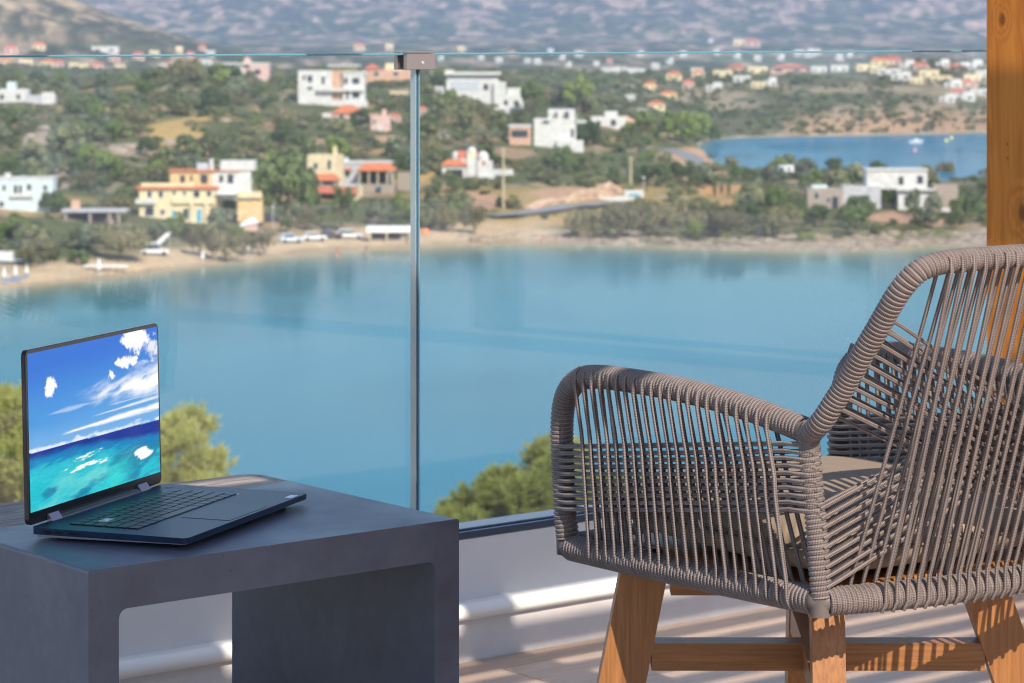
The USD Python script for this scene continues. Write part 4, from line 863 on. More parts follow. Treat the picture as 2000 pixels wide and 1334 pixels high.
# cream tower house with terracotta verandas
h = House('house', 'cream tower house with tall chimney and two terracotta veranda roofs', 'house', 628, 388, yaw=-14, w=110)
h.box('tower', -34, 26, 14, 62, -10, 84, 'plaster_cream'); h.box('chimney', 14, 21, 30, 37, 84, 100, 'plaster_cream')
h.hip('roof', -30, 36, -14, 15, 36, 48, 'terracotta', .35); h.box('wall', -40, 70, 0, 46, -12, 24, 'plaster_cream'); h.box('terrace', -34, 74, -4, 14, 24, 28, 'plaster_white')
h.hip('roof', -8, 76, -20, 0, 12, 24, 'red_roof', .35)
h.win(8, 15, 56, 74, 14, 0); h.win(-20, -13, 56, 68, 14, 0)
h.box('opening', -26, 30, 13, 14.2, 28, 36, 'dark_opening'); h.box('opening', 0, 40, -.8, .6, -8, 10, 'dark_opening')
for x in (-26, 2, 30): h.box('post', x, x + 2, -12, -10, 24, 36, 'timber_pole')
# white-grey taverna with veranda
h = House('taverna', 'white-grey taverna with dark veranda under a terracotta roof, left of the glass joint', 'building', 722, 372, yaw=-6, w=110)
h.box('wall', -58, 36, 6, 46, -14, 52, 'plaster_grey'); h.box('parapet', -60, 40, 4, 48, 52, 56, 'plaster_white'); h.hip('roof', -22, 54, -24, 10, 40, 54, 'terracotta', .4)
h.box('veranda_floor', -20, 52, -22, 6, -14, 12, 'stone_wall'); h.box('opening', -18, 34, 4.8, 6.4, 14, 38, 'dark_opening')
for x in (-18, 0, 18, 36, 48): h.box('post', x, x + 2.5, -20, -17.5, 12, 39, 'timber_pole')
h.win(-50, -40, 26, 38, 6, 0); h.hip('roof', -54, -36, 0, 7, 39, 43, 'red_roof', .3); h.box('annexe', 54, 80, 4, 30, -12, 34, 'stone_wall'); h.cyl('water_tank', -50, 20, 56, 62, 5, 'plaster_pale')
# church
h = House('church', 'small white chapel with domes and red barrel roof on the slope', 'church', 930, 345, w=90)
h.box('nave', -36, 0, 4, 34, -10, 34, 'plaster_white'); h.barrel('roof', -36, 2, 4, 34, 34, 50, 'red_roof'); h.box('porch', -66, -20, -8, 20, -12, 18, 'plaster_white'); h.hip('roof', -70, -16, -12, 22, 22, 33, 'terracotta', .4); h.box('opening', -58, -26, -9, -7.6, -4, 14, 'dark_opening')
h.box('bell_tower', -18, 0, -2, 12, -10, 48, 'plaster_white'); h.dome('dome', -9, 5, 48, 9, 'plaster_white', 0); h.box('bell_opening', -12, -6, -2.8, -1.6, 38, 46, 'yellow_plastic')
h.box('front', 2, 32, -6, 20, -14, 30, 'plaster_white'); h.dome('dome', 13, 6, 36, 12, 'plaster_white', 8); h.dome('dome', -40, 16, 40, 8, 'plaster_white', 12); h.box('door', 12, 18, -6.7, -5.8, 22, 30, 'red_roof')
h.box('yard_wall', 30, 72, -4, -1, 2, 14, 'plaster_white'); h.box('yard_wall', 4, 36, -12, -8, -16, 4, 'plaster_white')
# pink villa on the crest
h = House('villa', 'pink and white villa with central chimney on the crest at left', 'villa', 475, 164, w=100)
h.box('wall', -52, 0, 4, 44, -12, 38, 'plaster_white'); h.box('wall', 12, 50, 0, 44, -16, 38, 'plaster_pink'); h.box('centre', 0, 14, 8, 40, -12, 46, 'plaster_pink'); h.box('chimney', 2, 11, 14, 22, 46, 52, 'plaster_pink'); h.box('parapet', -53, 51, -1, 45, 38, 41, 'plaster_white')
h.box('porch', -30, -4, -6, 4, -8, 12, 'plaster_salmon'); h.wins([(-40, -32, 16, 26), (-22, -12, 18, 30)], 4, 0); h.wins([(22, 34, 18, 28), (22, 34, -4, 8)], 0, 0, frame='plaster_pink')
# white three-storey villa
h = House('villa', 'large white three-storey villa with orange wall panel on the crest', 'villa', 648, 206, w=130)
h.box('wall', -66, 0, 4, 60, -16, 68, 'plaster_white'); h.box('wall', 22, 64, 0, 56, -20, 62, 'plaster_white'); h.box('centre', 0, 22, 8, 56, -14, 66, 'plaster_salmon'); h.box('roof_slab', -10, 54, 6, 58, 76, 80, 'plaster_grey'); h.box('penthouse', -4, 46, 20, 52, 66, 76, 'plaster_cream')
h.box('balcony', -28, 62, -8, -.2, 28, 34, 'plaster_white'); h.box('terrace', -30, 70, -14, 0, -20, 10, 'plaster_white'); h.box('parapet', 20, 68, -2, 57, 62, 66, 'plaster_white')
h.wins([(-48, -38, 46, 58), (-57, -52, 50, 58), (-48, -38, 30, 36), (-20, -14, 42, 56)], 4, 0); h.wins([(24, 31, 42, 54), (40, 54, 42, 54), (28, 33, 12, 26), (40, 54, 14, 26)], 0, 0); h.win(2, 6, 12, 24, 8, 0, name='door', pane='terracotta')
# salmon house behind it
h = House('house', 'long salmon-coloured house with red roof, behind the steel clamp', 'house', 760, 150, d=800, w=80)
h.box('wall', -48, 44, 0, 36, -14, 14, 'plaster_salmon'); h.hip('roof', -50, -18, -3, 38, 16, 26, 'red_roof', .4); h.box('upper', -8, 24, 10, 30, 14, 26, 'plaster_cream'); h.wins([(-30, -20, 2, 9), (8, 18, 2, 9)], 0, 0)
# terracotta bungalow and pink cottage
h = House('bungalow', 'low bungalow with bright terracotta roof below the large white villa', 'house', 675, 232, w=80)
h.box('wall', -44, 36, 0, 30, -8, 10, 'plaster_pink'); h.hip('roof', -26, 34, -4, 34, 11, 26, 'terracotta', .5); h.box('annexe', -46, -28, -4, 20, -6, 9, 'plaster_white'); h.wins([(-12, -4, 0, 7), (10, 18, 0, 7)], 0, 0)
h = House('cottage', 'pinkish cottage with a chimney and white door beside the dark round tree', 'house', 744, 256, w=50)
h.box('wall', -20, 18, 0, 30, -8, 30, 'plaster_pink'); h.box('chimney', 2, 10, 8, 16, 30, 42, 'plaster_pink'); h.win(-6, 2, -4, 12, 0, 0, name='door', pane='plaster_white'); h.win(-16, -11, 14, 22, 0, 0)
h.box('parapet', -24, -2, -1, 31, 30, 33, 'plaster_salmon')
# white villas right of the joint
h = House('villa', 'long white modern villa stepping down right of the steel clamp', 'villa', 930, 184, d=760, w=120)
h.box('wall', -58, 44, 0, 50, -16, 30, 'plaster_white'); h.box('roof_slab', -62, 48, -6, 54, 38, 43, 'plaster_white'); h.box('glazing', -50, 6, -.8, .6, 8, 26, 'metal_grey'); h.box('upper', -56, 40, 6, 50, 30, 38, 'plaster_grey'); h.box('wing', 34, 58, -10, 40, -40, 24, 'plaster_white'); h.box('tower', -60, -44, 4, 24, 43, 47, 'plaster_white')
h.box('garden_wall', -20, 30, -30, -27, -18, -8, 'plaster_white'); h.win(14, 24, 8, 20, 0, 0)
h = House('villa', 'narrow stepped white villa left of the tall yellow-green trees', 'villa', 1000, 212, d=735, w=60)
h.box('wall', -26, 22, 0, 40, -16, 26, 'plaster_white'); h.box('upper', -10, 20, 10, 40, 26, 40, 'plaster_white'); h.wins([(-16, -8, 6, 16), (4, 12, 6, 16)], 0, 0); h.box('terrace', -34, 4, -14, -.2, -18, 2, 'plaster_white')
h = House('villa', 'big white cubic villa with brown pavilion below the tall trees', 'villa', 1075, 288, w=130)
h.box('wall', -32, 50, 0, 50, -16, 56, 'plaster_white'); h.box('upper', -4, 48, 8, 50, 56, 74, 'plaster_white'); h.box('pavilion', -80, -38, -6, 30, -8, 40, 'plaster_salmon'); h.box('glazing', -76, -44, -6.8, -5.6, 20, 34, 'window_glass'); h.box('parapet', -82, -36, -8, 32, 40, 44, 'plaster_white'); h.box('terrace', 12, 64, -18, -.2, -16, 14, 'plaster_white'); h.box('canopy', 46, 70, 0, 30, 48, 52, 'plaster_white')
h.wins([(-16, -2, 46, 52), (8, 14, 58, 68), (28, 36, 56, 70), (40, 46, 20, 36)], 0, 0)
h = House('house', 'white house with sloping wing right of the big cubic villa', 'house', 1195, 250, w=90)
h.box('wall', -40, 28, 0, 36, -10, 22, 'plaster_white'); h.box('upper', -14, 12, 6, 34, 22, 32, 'plaster_white'); h.hip('roof', 10, 48, 2, 40, 12, 24, 'plaster_salmon', .5); h.wins([(-30, -22, 6, 14), (-2, 8, 4, 16)], 0, 0)
# stone and white modern villa on the peninsula
h = House('villa', 'modern villa on the peninsula, white cube above grey stone wings', 'villa', 1715, 408, w=240)
h.box('stone_wing', -138, -68, 0, 50, -10, 40, 'stone_wall'); h.box('stone_wing', -68, 6, 6, 60, -10, 44, 'plaster_grey'); h.box('cube', -20, 98, 14, 74, 38, 74, 'plaster_white'); h.box('lower_wall', 40, 110, 4, 60, -12, 38, 'plaster_white'); h.box('side_wing', 112, 160, 24, 60, -8, 46, 'stone_wall'); h.box('roof_edge', -22, 100, 11, 76, 74, 77, 'plaster_white')
h.box('terrace', 36, 112, -6, 3.8, 36, 40, 'plaster_white'); h.wins([(42, 52, 46, 62), (78, 90, 48, 64)], 14, 0); h.win(52, 66, 4, 24, 4, 0); h.wins([(-124, -116, 20, 32), (-100, -94, 12, 22)], 0, 0, frame='plaster_grey'); h.box('opening', -90, -78, -.7, .5, 0, 24, 'window_glass'); h.box('glazing', -36, -16, 5.3, 6.3, 8, 26, 'window_glass'); h.box('pool_wall', 120, 180, -4, 0, -12, 2, 'plaster_white'); h.box('solar_panel', -128, -98, 10, 30, 40, 46, 'plaster_pale')
# small things near the shore
h = House('hut', 'beach hut with long white slab roof and stone front beside the glass joint', 'hut', 762, 474, w=80)
h.box('wall', -36, 46, 4, 30, -6, 18, 'stone_wall'); h.box('roof', -46, 44, -8, 32, 20, 31, 'shade_cloth'); h.box('opening', -38, 20, 3.2, 4.4, 6, 19, 'dark_opening')
for x in (-40, -8, 36): h.box('post', x, x + 3, -6, -3, -6, 20, 'timber_pole')
h = House('gatehouse', 'small white gate wall with green inset at the end of the rock cutting', 'wall', 1240, 392, w=40)
h.box('wall', -20, 18, 0, 8, -4, 20, 'plaster_white'); h.box('panel', -12, 8, -.7, .6, 8, 13, 'blue_paint'); h.box('low_wall', -70, -20, 0, 5, -4, 8, 'plaster_white')
h = House('caravan', 'white caravan parked on the crest in front of the second bay', 'caravan', 1535, 338, d=628, w=30)
h.box('body', -16, 16, 0, 18, 2, 14, 'car_white', c=1.5); h.box('window', -10, -3, -.5, .3, 6, 10, 'window_glass'); h.box('window', 3, 10, -.5, .3, 6, 10, 'window_glass'); h.cyl('wheel', -7, 2, 0, 3, 2.5, 'rubber'); h.cyl('wheel', 8, 2, 0, 3, 2.5, 'rubber'); h.box('chassis', -14, 14, 2, 16, -4, 2, 'rubber')
h = House('awning', 'tilted white awning above the beach trees', 'awning', 318, 482, w=30)
s_ = h.s; put(h, 'cloth', trimesh.convex.convex_hull(np.array([(-18, 0, 4), (4, 0, 24), (16, 0, 26), (-4, 0, 4), (-18, 16, 5), (4, 16, 25), (16, 16, 27), (-4, 16, 5)]) * s_), 'shade_cloth', local=True); h.box('post', -16, -15, 2, 3, -6, 5, 'metal_grey'); h.box('post', 12, 13, 2, 3, -6, 24, 'metal_grey')
h = House('shed', 'small pale shed with sloping white roof behind the round shrubs', 'shed', 486, 450, w=30)
h.box('wall', -14, 16, 0, 20, -6, 14, 'plaster_pink'); put(h, 'roof', trimesh.convex.convex_hull(np.array([(-24, -4, 8), (6, -4, 26), (18, -4, 14), (-24, 24, 8), (6, 24, 26), (18, 24, 14), (-24, -4, 6), (18, 24, 12)]) * h.s), 'shade_cloth', local=True); h.box('gate', -36, -16, 2, 4, -8, 4, 'metal_grey')
h = House('canopy', 'long low white beach canopy at the left end of the beach', 'canopy', 205, 530, w=60)
h.box('cloth', -42, 44, 0, 18, 8, 11, 'shade_cloth')
for x in (-40, -14, 14, 40): h.box('post', x, x + 1.4, 1, 2.4, -4, 8, 'timber_pole')
h = House('kiosk', 'white beach kiosk at the far left edge above the sunbeds', 'kiosk', 12, 512, w=40)
h.box('wall', -24, 13, 0, 20, -6, 20, 'plaster_white'); h.box('awning', -26, 40, -16, 1, 3, 6, 'car_silver')
# parasols, poles, cars, people, sunbeds, boats
def parasol(px, py, hpx, label, group='closed white parasols on the beach'):
    p = hit(px, py); s = p[1] / FPX * hpx
    if parasol.src is None:
        parasol.src = t = Thing('parasol', label, 'parasol', loc=p, group=group, scale=(s, s, s))
        put(t, 'pole', lathe([(.0001, -.1), (.02, -.1), (.02, 1.03), (.0001, 1.04)], 8), 'metal_grey', local=True); put(t, 'cloth', lathe([(.0001, 1.0), (.06, .96), (.14, .5), (.17, .32), (.05, .30)], 10), 'shade_cloth', local=True)
        put(t, 'base', lathe([(.0001, .06), (.14, .05), (.14, -.05)], 10), 'plaster_grey', local=True)
    else: copy_of(parasol.src, label, 'parasol', p, group=group, scale=s)
parasol.src = None
for px, py, hh, lb in ((193, 535, 30, 'tall closed white parasol at the water side of the beach canopy'), (396, 512, 22, 'closed white parasol alone under the beach trees at centre left'), (8, 548, 26, 'closed white parasol at the left frame edge, first of the pair by the sunbeds'), (30, 545, 26, 'closed white parasol, second from the left frame edge by the sunbeds'), (52, 540, 22, 'closed white parasol, third from the left frame edge')):
    parasol(px, py, hh, lb)
def sunbed(px, py, label):
    p = hit(px, py)
    if sunbed.src is None:
        sunbed.src = t = Thing('sunbed', label, 'sunbed', loc=p, rotz=.3, group='blue sunbeds on the beach')
        put(t, 'mattress', bx(-.95, .5, -.33, .33, .28, .36, .03), 'sunbed_blue', local=True); put(t, 'backrest', trimesh.convex.convex_hull(np.array([(.5, y, z) for y in (-.33, .33) for z in (.28, .36)] + [(1.0, y, z) for y in (-.33, .33) for z in (.68, .76)])), 'sunbed_blue', local=True)
        for x in (-.85, .45):
            for y in (-.28, .28): put(t, 'leg', bx(x - .03, x + .03, y - .03, y + .03, -.05, .28), 'metal_grey', local=True)
    else: copy_of(sunbed.src, label, 'sunbed', p, .3, 'blue sunbeds on the beach')
sunbed.src = None
for i, (px, py) in enumerate(((6, 556), (30, 552), (20, 549), (44, 546))): sunbed(px, py, ['blue sunbed nearest the left frame edge on the sand', 'blue sunbed second along the sand from the left edge', 'blue sunbed behind the front two at the left edge', 'blue sunbed furthest right of the four on the sand'][i])
def pole(name, px, py, top, label, cat, mat='timber_pole', r=.14, lamp=False):
    p = hit(px, py); s = p[1] / FPX; hgt = (py - top) * s
    t = Thing(name, label, cat, loc=p)
    put(t, 'shaft', lathe([(.0001, -.8), (r * 1.25, -.8), (r * .8, hgt), (.0001, hgt)], 10), mat, local=True)
    if lamp: put(t, 'lamp_globe', xf(lathe([(.0001, .22), (.2, .1), (.24, -.05), (.12, -.25)], 10), t=(0, 0, hgt)), 'shade_cloth', local=True)
    else: put(t, 'cross_arm', bx(-.7, .7, -.06, .06, hgt - .5, hgt - .38), mat, local=True); 
pole('utility_pole', 983, 408, 288, 'tall wooden utility pole standing before the pink rock, right of the chapel', 'pole', r=.2)
pole('utility_pole', 1232, 366, 305, 'wooden utility pole at the right end of the pink rock cutting', 'pole', r=.2)
pole('street_lamp', 1257, 376, 347, 'thin street lamp with pale globe beside the white gate wall', 'street lamp', 'metal_grey', .06, True)
pole('street_lamp', 533, 446, 404, 'pale street lamp under the large pine left of the parked cars', 'street lamp', 'metal_grey', .08, True)
pole('street_lamp', 485, 512, 484, 'short pale beach lamp by the dark beach trees', 'street lamp', 'metal_grey', .06, True)
pole('street_lamp', 1365, 296, 280, 'small lamp with pale globe at the top of the curving road', 'street lamp', 'metal_grey', .06, True)
def car(px, py, label, paint, yaw, L=4.1, h=1.5, van=False):
    p = hit(px, py); t = Thing('parked_car', label, 'car', loc=p, rotz=yaw); KEEP.append((p[0], p[1], 3.0))
    hw = .85
    def hull(pts): m = trimesh.convex.convex_hull(np.array(pts)); return np.array(m.vertices), np.array(m.faces)
    put(t, 'body', hull([(x, y, z) for x, z in ((-L / 2, .35), (-L / 2, .85), (-L / 2 + .1, .92), (L / 2 - .2, .85), (L / 2, .7), (L / 2, .35)) for y in (-hw, hw)]), paint, local=True)
    r0, r1 = (-L / 2 + .1, L / 2 - 1.0) if van else (-L / 2 + .35, L / 2 - 1.15)
    cb = put(t, 'cabin', hull([(r0, y, .86) for y in (-hw, hw)] + [(r1, y, .86) for y in (-hw, hw)] + [(r0 + .35, y, h) for y in (-hw + .12, hw - .12)] + [(r1 - .75, y, h) for y in (-hw + .12, hw - .12)]), paint, local=True)
    put(cb, 'side_glass', hull([(r0 + .15, y, .93) for y in (-hw - .005, hw + .005)] + [(r1 - .2, y, .93) for y in (-hw - .005, hw + .005)] + [(r0 + .42, y, h - .12) for y in (-hw + .09, hw - .09)] + [(r1 - .75, y, h - .12) for y in (-hw + .09, hw - .09)]), 'window_glass', local=True)
    put(cb, 'windscreen', hull([(r1 + .012, y, .92) for y in (-hw + .1, hw - .1)] + [(r1 - .68, y, h - .08) for y in (-hw + .2, hw - .2)] + [(r1 - .1, y, .92) for y in (-hw + .1, hw - .1)]), 'window_glass', local=True)
    for x in (-L / 2 + .75, L / 2 - .8):
        for y in (-hw + .08, hw - .08):
            w = lathe([(.0001, -.1), (.31, -.1), (.31, .1), (.0001, .1)], 14)
            put(t, 'wheel', xf(w, M=[[1, 0, 0], [0, 0, 1], [0, 1, 0]], t=(x, y, .31)), 'rubber', local=True)
car(568, 474, 'silver-blue car parked above the beach, leftmost of the row', 'car_silver', .35, 4.0, 1.62)
car(614, 470, 'white car parked second from left in the row above the beach', 'car_white', .25)
car(645, 466, 'dark red-black car parked between the white car and the pickup', 'car_dark', .1)
car(682, 466, 'pale grey pickup parked at the right end of the row beside the hut', 'car_white', .05, 4.8, 1.6)
car(752, 376, 'dark blue car parked beside the terracotta veranda', 'car_blue', .2)
car(302, 498, 'white van parked under the tilted awning', 'car_white', .1, 4.6, 1.9, True)
def person(px, py, label, pose, shirt):
    """A small figure on the shore, one continuous body."""
    p = hit(px, py); sq = pose == 'crouch'
    J = dict(hip=(0, 0, .42 if sq else .92), chest=(.16 if sq else 0, 0, .80 if sq else 1.35), neck=(.22 if sq else .01, 0, .92 if sq else 1.50), head=(.27 if sq else .02, 0, 1.06 if sq else 1.66))
    B = []
    def bone(a, b, ra, rb): B.append(m3.Manifold.hull(m3.Manifold.sphere(ra, 14).translate(list(a)) + m3.Manifold.sphere(rb, 14).translate(list(b))))
    bone(J['hip'], J['chest'], .15, .17); bone(J['chest'], J['neck'], .12, .06); bone(J['neck'], J['head'], .06, .105)
    for s in (-1, 1):
        kn, ft = ((.36, s * .16, .46), (.10, s * .14, .06)) if sq else ((.05 * s, s * .11, .50), (.12 * s, s * .12, .05))
        bone((0, s * .09, J['hip'][2]), kn, .095, .062); bone(kn, ft, .06, .04); bone(ft, (ft[0] + .16, ft[1], .035), .04, .03)
        sh = (J['chest'][0], s * .20, J['chest'][2] + .08); el = (sh[0] + .12, s * .27, sh[2] - .26); bone(sh, el, .055, .042); bone(el, (el[0] + .2, s * .24, el[2] - .14), .042, .03)
    body = B[0]
    for b in B[1:]: body = body + b
    t = Thing('person', label, 'person', loc=p, rotz=float(rng.uniform(-1, 1) + 3))
    v, f = back(body); put(t, 'body', (v, f), 'skin', local=True, smooth=60)
    h0, c0 = np.array(J['hip']), np.array(J['chest'])
    put(t, 'clothes', back(m3.Manifold.hull(m3.Manifold.sphere(.165, 14).translate(list(h0)) + m3.Manifold.sphere(.19, 14).translate(list(c0)))), shirt, local=True, smooth=60)
    put(t, 'hair', back(m3.Manifold.sphere(.112, 14).translate([J['head'][0] - .02, 0, J['head'][2] + .025])), 'cloth_dark', local=True, smooth=60)
person(1062, 474, 'person in red crouching at the water edge, left of two', 'crouch', 'cloth_red')
person(1087, 472, 'person in dark clothes crouching at the water edge, right of two', 'crouch', 'cloth_dark')
person(659, 505, 'person in red standing on the sand in front of the parked cars', 'stand', 'cloth_red')
person(716, 500, 'person in dark clothes standing on the sand below the beach hut', 'stand', 'cloth_dark')
bt = Thing('motor_boat', 'white motor boat moored on the second bay', 'boat', loc=[*ray(1789, 279, CAMH * FPX / 211)[:2], SEA], rotz=.05)
hullp = [(x, y, z) for x, w, z in ((-2.3, .8, .7), (1.2, .85, .75), (2.6, .05, .95), (-2.2, .6, -.2), (1.2, .5, -.2), (2.0, .05, 0)) for y in (-w, w)]
put(bt, 'hull', trimesh.convex.convex_hull(np.array(hullp)), 'car_white', local=True); put(bt, 'cabin', bx(-.6, .8, -.5, .5, .72, 1.35, .1), 'car_white', local=True); put(bt, 'windscreen', bx(.3, .83, -.45, .45, .95, 1.25), 'window_glass', local=True)
for px, py, mt, lb, r in ((1848, 276, 'yellow_plastic', 'yellow buoy on the second bay, left of the pair', .55), (1858, 271, 'yellow_plastic', 'yellow buoy on the second bay, right of the pair', .55), (1787, 295, 'pink_plastic', 'pink buoy floating below the motor boat', .45)):
    b = Thing('buoy', lb, 'buoy', loc=[*ray(px, py, CAMH * FPX / (py - 68))[:2], SEA], group=None); put(b, 'float', xf(lathe([(.001, -r * .6), (r, -.1), (r, r * .6), (r * .3, r * 1.5), (.001, r * 1.6)], 12)), mt, local=True, smooth=40); put(b, 'ring', lathe([(r * .3, r * 1.55), (r * .36, r * 1.7), (r * .3, r * 1.85), (r * .22, r * 1.7), (r * .3, r * 1.55)], 10), 'metal_grey', local=True)
tarp = Thing('tarpaulin', 'small orange tarpaulin heap just right of the glass joint', 'tarpaulin', loc=hit(831, 456)); put(tarp, 'sheet', xf(trimesh.creation.icosphere(2, .7), t=(0, 0, .2)), 'orange_tarp', local=True, smooth=True)
# roads draped on the land, and the pink rock cutting above the shore road
def ribbon(pts, wid, up, mat, name):
    P = np.array([hit(px, py) for px, py in pts]); P, _ = resample(spline(P, 60), 2.5)
    tdir = np.gradient(P[:, :2], axis=0); tdir /= np.linalg.norm(tdir, axis=1, keepdims=True); nn = np.stack([-tdir[:, 1], tdir[:, 0]], 1)
    rows = []
    for k in (-1, -.5, 0, .5, 1):
        q = P[:, :2] + nn * wid / 2 * k; rows.append(np.c_[q, SEA + ground_h(q[:, 0], q[:, 1])])
    R = np.array(rows); R[:, :, 2] = R[:, :, 2].max(0) + up
    for q in P: KEEP.append((q[0], q[1], wid * .62))
    m = put(None, name, (R.reshape(-1, 3), grid_faces(5, len(P))), mat, smooth=True); tag(stage.GetPrimAtPath(m), kind='structure')
ribbon([(1300, 292), (1322, 298), (1345, 308), (1362, 322), (1372, 338), (1374, 352)], 4.6, .12, 'asphalt_old', 'road')
ribbon([(955, 426), (1010, 422), (1070, 415), (1120, 408), (1180, 402), (1240, 399)], 5.5, .3, 'asphalt_old', 'road')
P0 = np.array([hit(px, py) for px, py in ((1006, 412), (1040, 410), (1075, 404), (1110, 398), (1150, 391), (1190, 383), (1225, 374))]); P0, _ = resample(spline(P0, 60), .8)
hgt = np.interp(np.linspace(0, 1, len(P0)), [0, .12, .3, .55, .8, 1], [.6, 2.2, 1.8, 2.8, 3.4, .8])
Z = np.linspace(0, 1, 14); nr = fbm2(P0[:, None, 0] + 0 * Z, (Z * 4)[None] + 0 * P0[:, :1], 1.6, 4, 91)
RK = np.stack([P0[:, None, 0] + 0 * Z, P0[:, None, 1] + 1.2 + Z * 1.1 + (nr - .5) * 3.4, P0[:, None, 2] - .6 + Z * (hgt * (1 + .5 * (nr[:, -1] - .5)))[:, None]], -1)
rk = put(None, 'rock_cutting', (RK.reshape(-1, 3), grid_faces(len(P0), 14)), 'rock_pink', smooth=False); tag(stage.GetPrimAtPath(rk), kind='structure')
FRONT += [(1005, 1235, 545, 414), (1298, 1395, 705, 322)]
for q in P0[::3]: KEEP.append((q[0], q[1] + .5, 2.0))

# the far settlements: four kinds of small house, copied
def far_proto(label, group, loc, wall, roof, kind):
    t = Thing('far_house', label, 'house', loc=loc, group=group)
    put(t, 'wall', bx(-.5, .5, 0, .8, -.5, .62 if kind != 2 else .8), wall, local=True)
    if kind == 0: put(t, 'roof', trimesh.convex.convex_hull(np.array([(-.56, -.06, .62), (.56, -.06, .62), (.56, .86, .62), (-.56, .86, .62), (-.25, .4, .95), (.25, .4, .95)])), roof, local=True)
    elif kind == 1: put(t, 'upper_storey', bx(-.1, .5, .1, .8, .62, 1.0), wall, local=True)
    else: put(t, 'roof', bx(-.54, .54, -.04, .84, .80, .86), roof, local=True)
    for x in (-.36, .14): w = put(t, 'window', bx(x, x + .18, -.012, .01, .18, .42), 'window_glass', local=True)
    return t
FPRO = {}; FAR = []
def far_house(*a): FAR.append(a)
def build_far(px, py, w, kind, where, group, d=None, rank=''):
    zf = min(1.0, 15.0 / w) if kind in 'wy' else min(.95, 17.0 / w)
    p = hit(px, py) if d is None else hit_far(px, py)
    wm = w * p[1] / FPX
    spec = {'w': ('plaster_white', 'plaster_white', 2, 'white flat-roofed house'), 'c': ('plaster_cream', 'terracotta', 0, 'cream house with orange tiled roof'), 'p': ('plaster_pink', 'red_roof', 0, 'pink house with red tiled roof'), 's': ('plaster_white', 'plaster_white', 1, 'stepped white house'), 'y': ('plaster_cream', 'plaster_cream', 2, 'cream flat-roofed house')}[kind]
    lb = f'{spec[3]} {where}{rank}'
    KEEP.append((p[0], p[1] + .4 * wm, wm * .8))
    if kind not in FPRO: FPRO[kind] = far_proto(lb, group, (0, 0, 0), spec[0], spec[1], spec[2]); x = UsdGeom.Xform(FPRO[kind].prim); ops = x.GetOrderedXformOps(); ops[0].Set(Gf.Vec3d(*map(float, p))); ops[2].Set(Gf.Vec3f(wm, wm * .7, wm * zf)); ops[1].Set(float(rng.uniform(-14, 14)))
    else: copy_of(FPRO[kind], lb, 'house', p, float(rng.uniform(-.25, .25)), group, (wm, wm * .7, wm * zf))
RG, RW = 'houses on the ridge beyond the second bay', 'on the left far ridge'
for px, py, w, k in ((1270, 176, 24, 'c'), (1316, 156, 30, 'c'), (1364, 152, 26, 'c'), (1306, 194, 32, 'c'), (1282, 214, 34, 'c'), (1255, 226, 20, 'w'), (1395, 178, 30, 's'), (1412, 150, 38, 'y'), (1362, 132, 24, 'w'), (1450, 160, 34, 'w'), (1480, 172, 26, 'y'), (1505, 168, 24, 's'), (1440, 140, 40, 'p'), (1540, 140, 70, 'p'), (1480, 136, 40, 'y'), (1600, 142, 30, 'w'), (1640, 140, 34, 'w'), (1345, 172, 22, 'p'), (1230, 198, 18, 'w')):
    far_house(px, py, w, k, RW, RG)
RW2 = 'on the far ridge near the post'
for px, py, w, k in ((1690, 138, 34, 'y'), (1720, 128, 36, 'c'), (1745, 126, 30, 'p'), (1772, 134, 28, 's'), (1736, 146, 44, 'w'), (1760, 156, 38, 's'), (1715, 142, 30, 'y'), (1800, 138, 30, 'p'), (1815, 150, 40, 'y'), (1842, 132, 26, 's'), (1838, 160, 40, 'y'), (1868, 142, 30, 'p'), (1880, 138, 26, 's'), (1905, 134, 30, 's'), (1918, 150, 26, 'w'), (1862, 172, 34, 's'), (1892, 172, 34, 'p'), (1915, 186, 40, 'w'), (1850, 200, 30, 's'), (1885, 196, 40, 's'), (1900, 158, 36, 'y'), (1790, 164, 26, 'y'), (1870, 188, 26, 'p')):
    far_house(px, py, w, k, RW2, RG)
PG, PW_ = 'houses of the town on the far plain', 'on the plain below the mountains'
for px, py, w, k in ((1182, 148, 16, 'w'), (1200, 152, 18, 'w'), (1216, 150, 16, 's'), (1232, 152, 18, 'w'), (1248, 150, 14, 'w'), (1205, 144, 14, 's'), (1240, 145, 14, 'w'), (1256, 148, 12, 's'), (1030, 124, 12, 'w'), (1050, 126, 14, 'w'), (1098, 118, 12, 's'), (1130, 112, 16, 'w'), (1190, 124, 12, 'p'), (1250, 112, 14, 's'), (1280, 136, 16, 'w'), (1308, 126, 14, 's'), (1335, 112, 14, 'w'), (1440, 116, 14, 's'), (1480, 120, 14, 'w'), (1525, 118, 14, 's'), (1560, 110, 18, 'w'), (1580, 112, 20, 's'), (1595, 108, 16, 'w'), (1400, 108, 12, 'w'), (1388, 84, 10, 'w'), (940, 118, 12, 'w'), (975, 124, 14, 'w'), (900, 102, 14, 'y'), (860, 120, 12, 's'), (1165, 130, 12, 'w'), (1110, 132, 12, 's'), (1075, 105, 12, 'w'), (1000, 108, 10, 'p'), (1470, 92, 30, 'p'), (1445, 90, 24, 'y'), (1640, 118, 14, 'w'), (1660, 112, 12, 's')):
    far_house(px, py, w, k, PW_, PG, 'f')
LW_, LG = 'in the upper left valley', 'houses in the valley at the upper left'
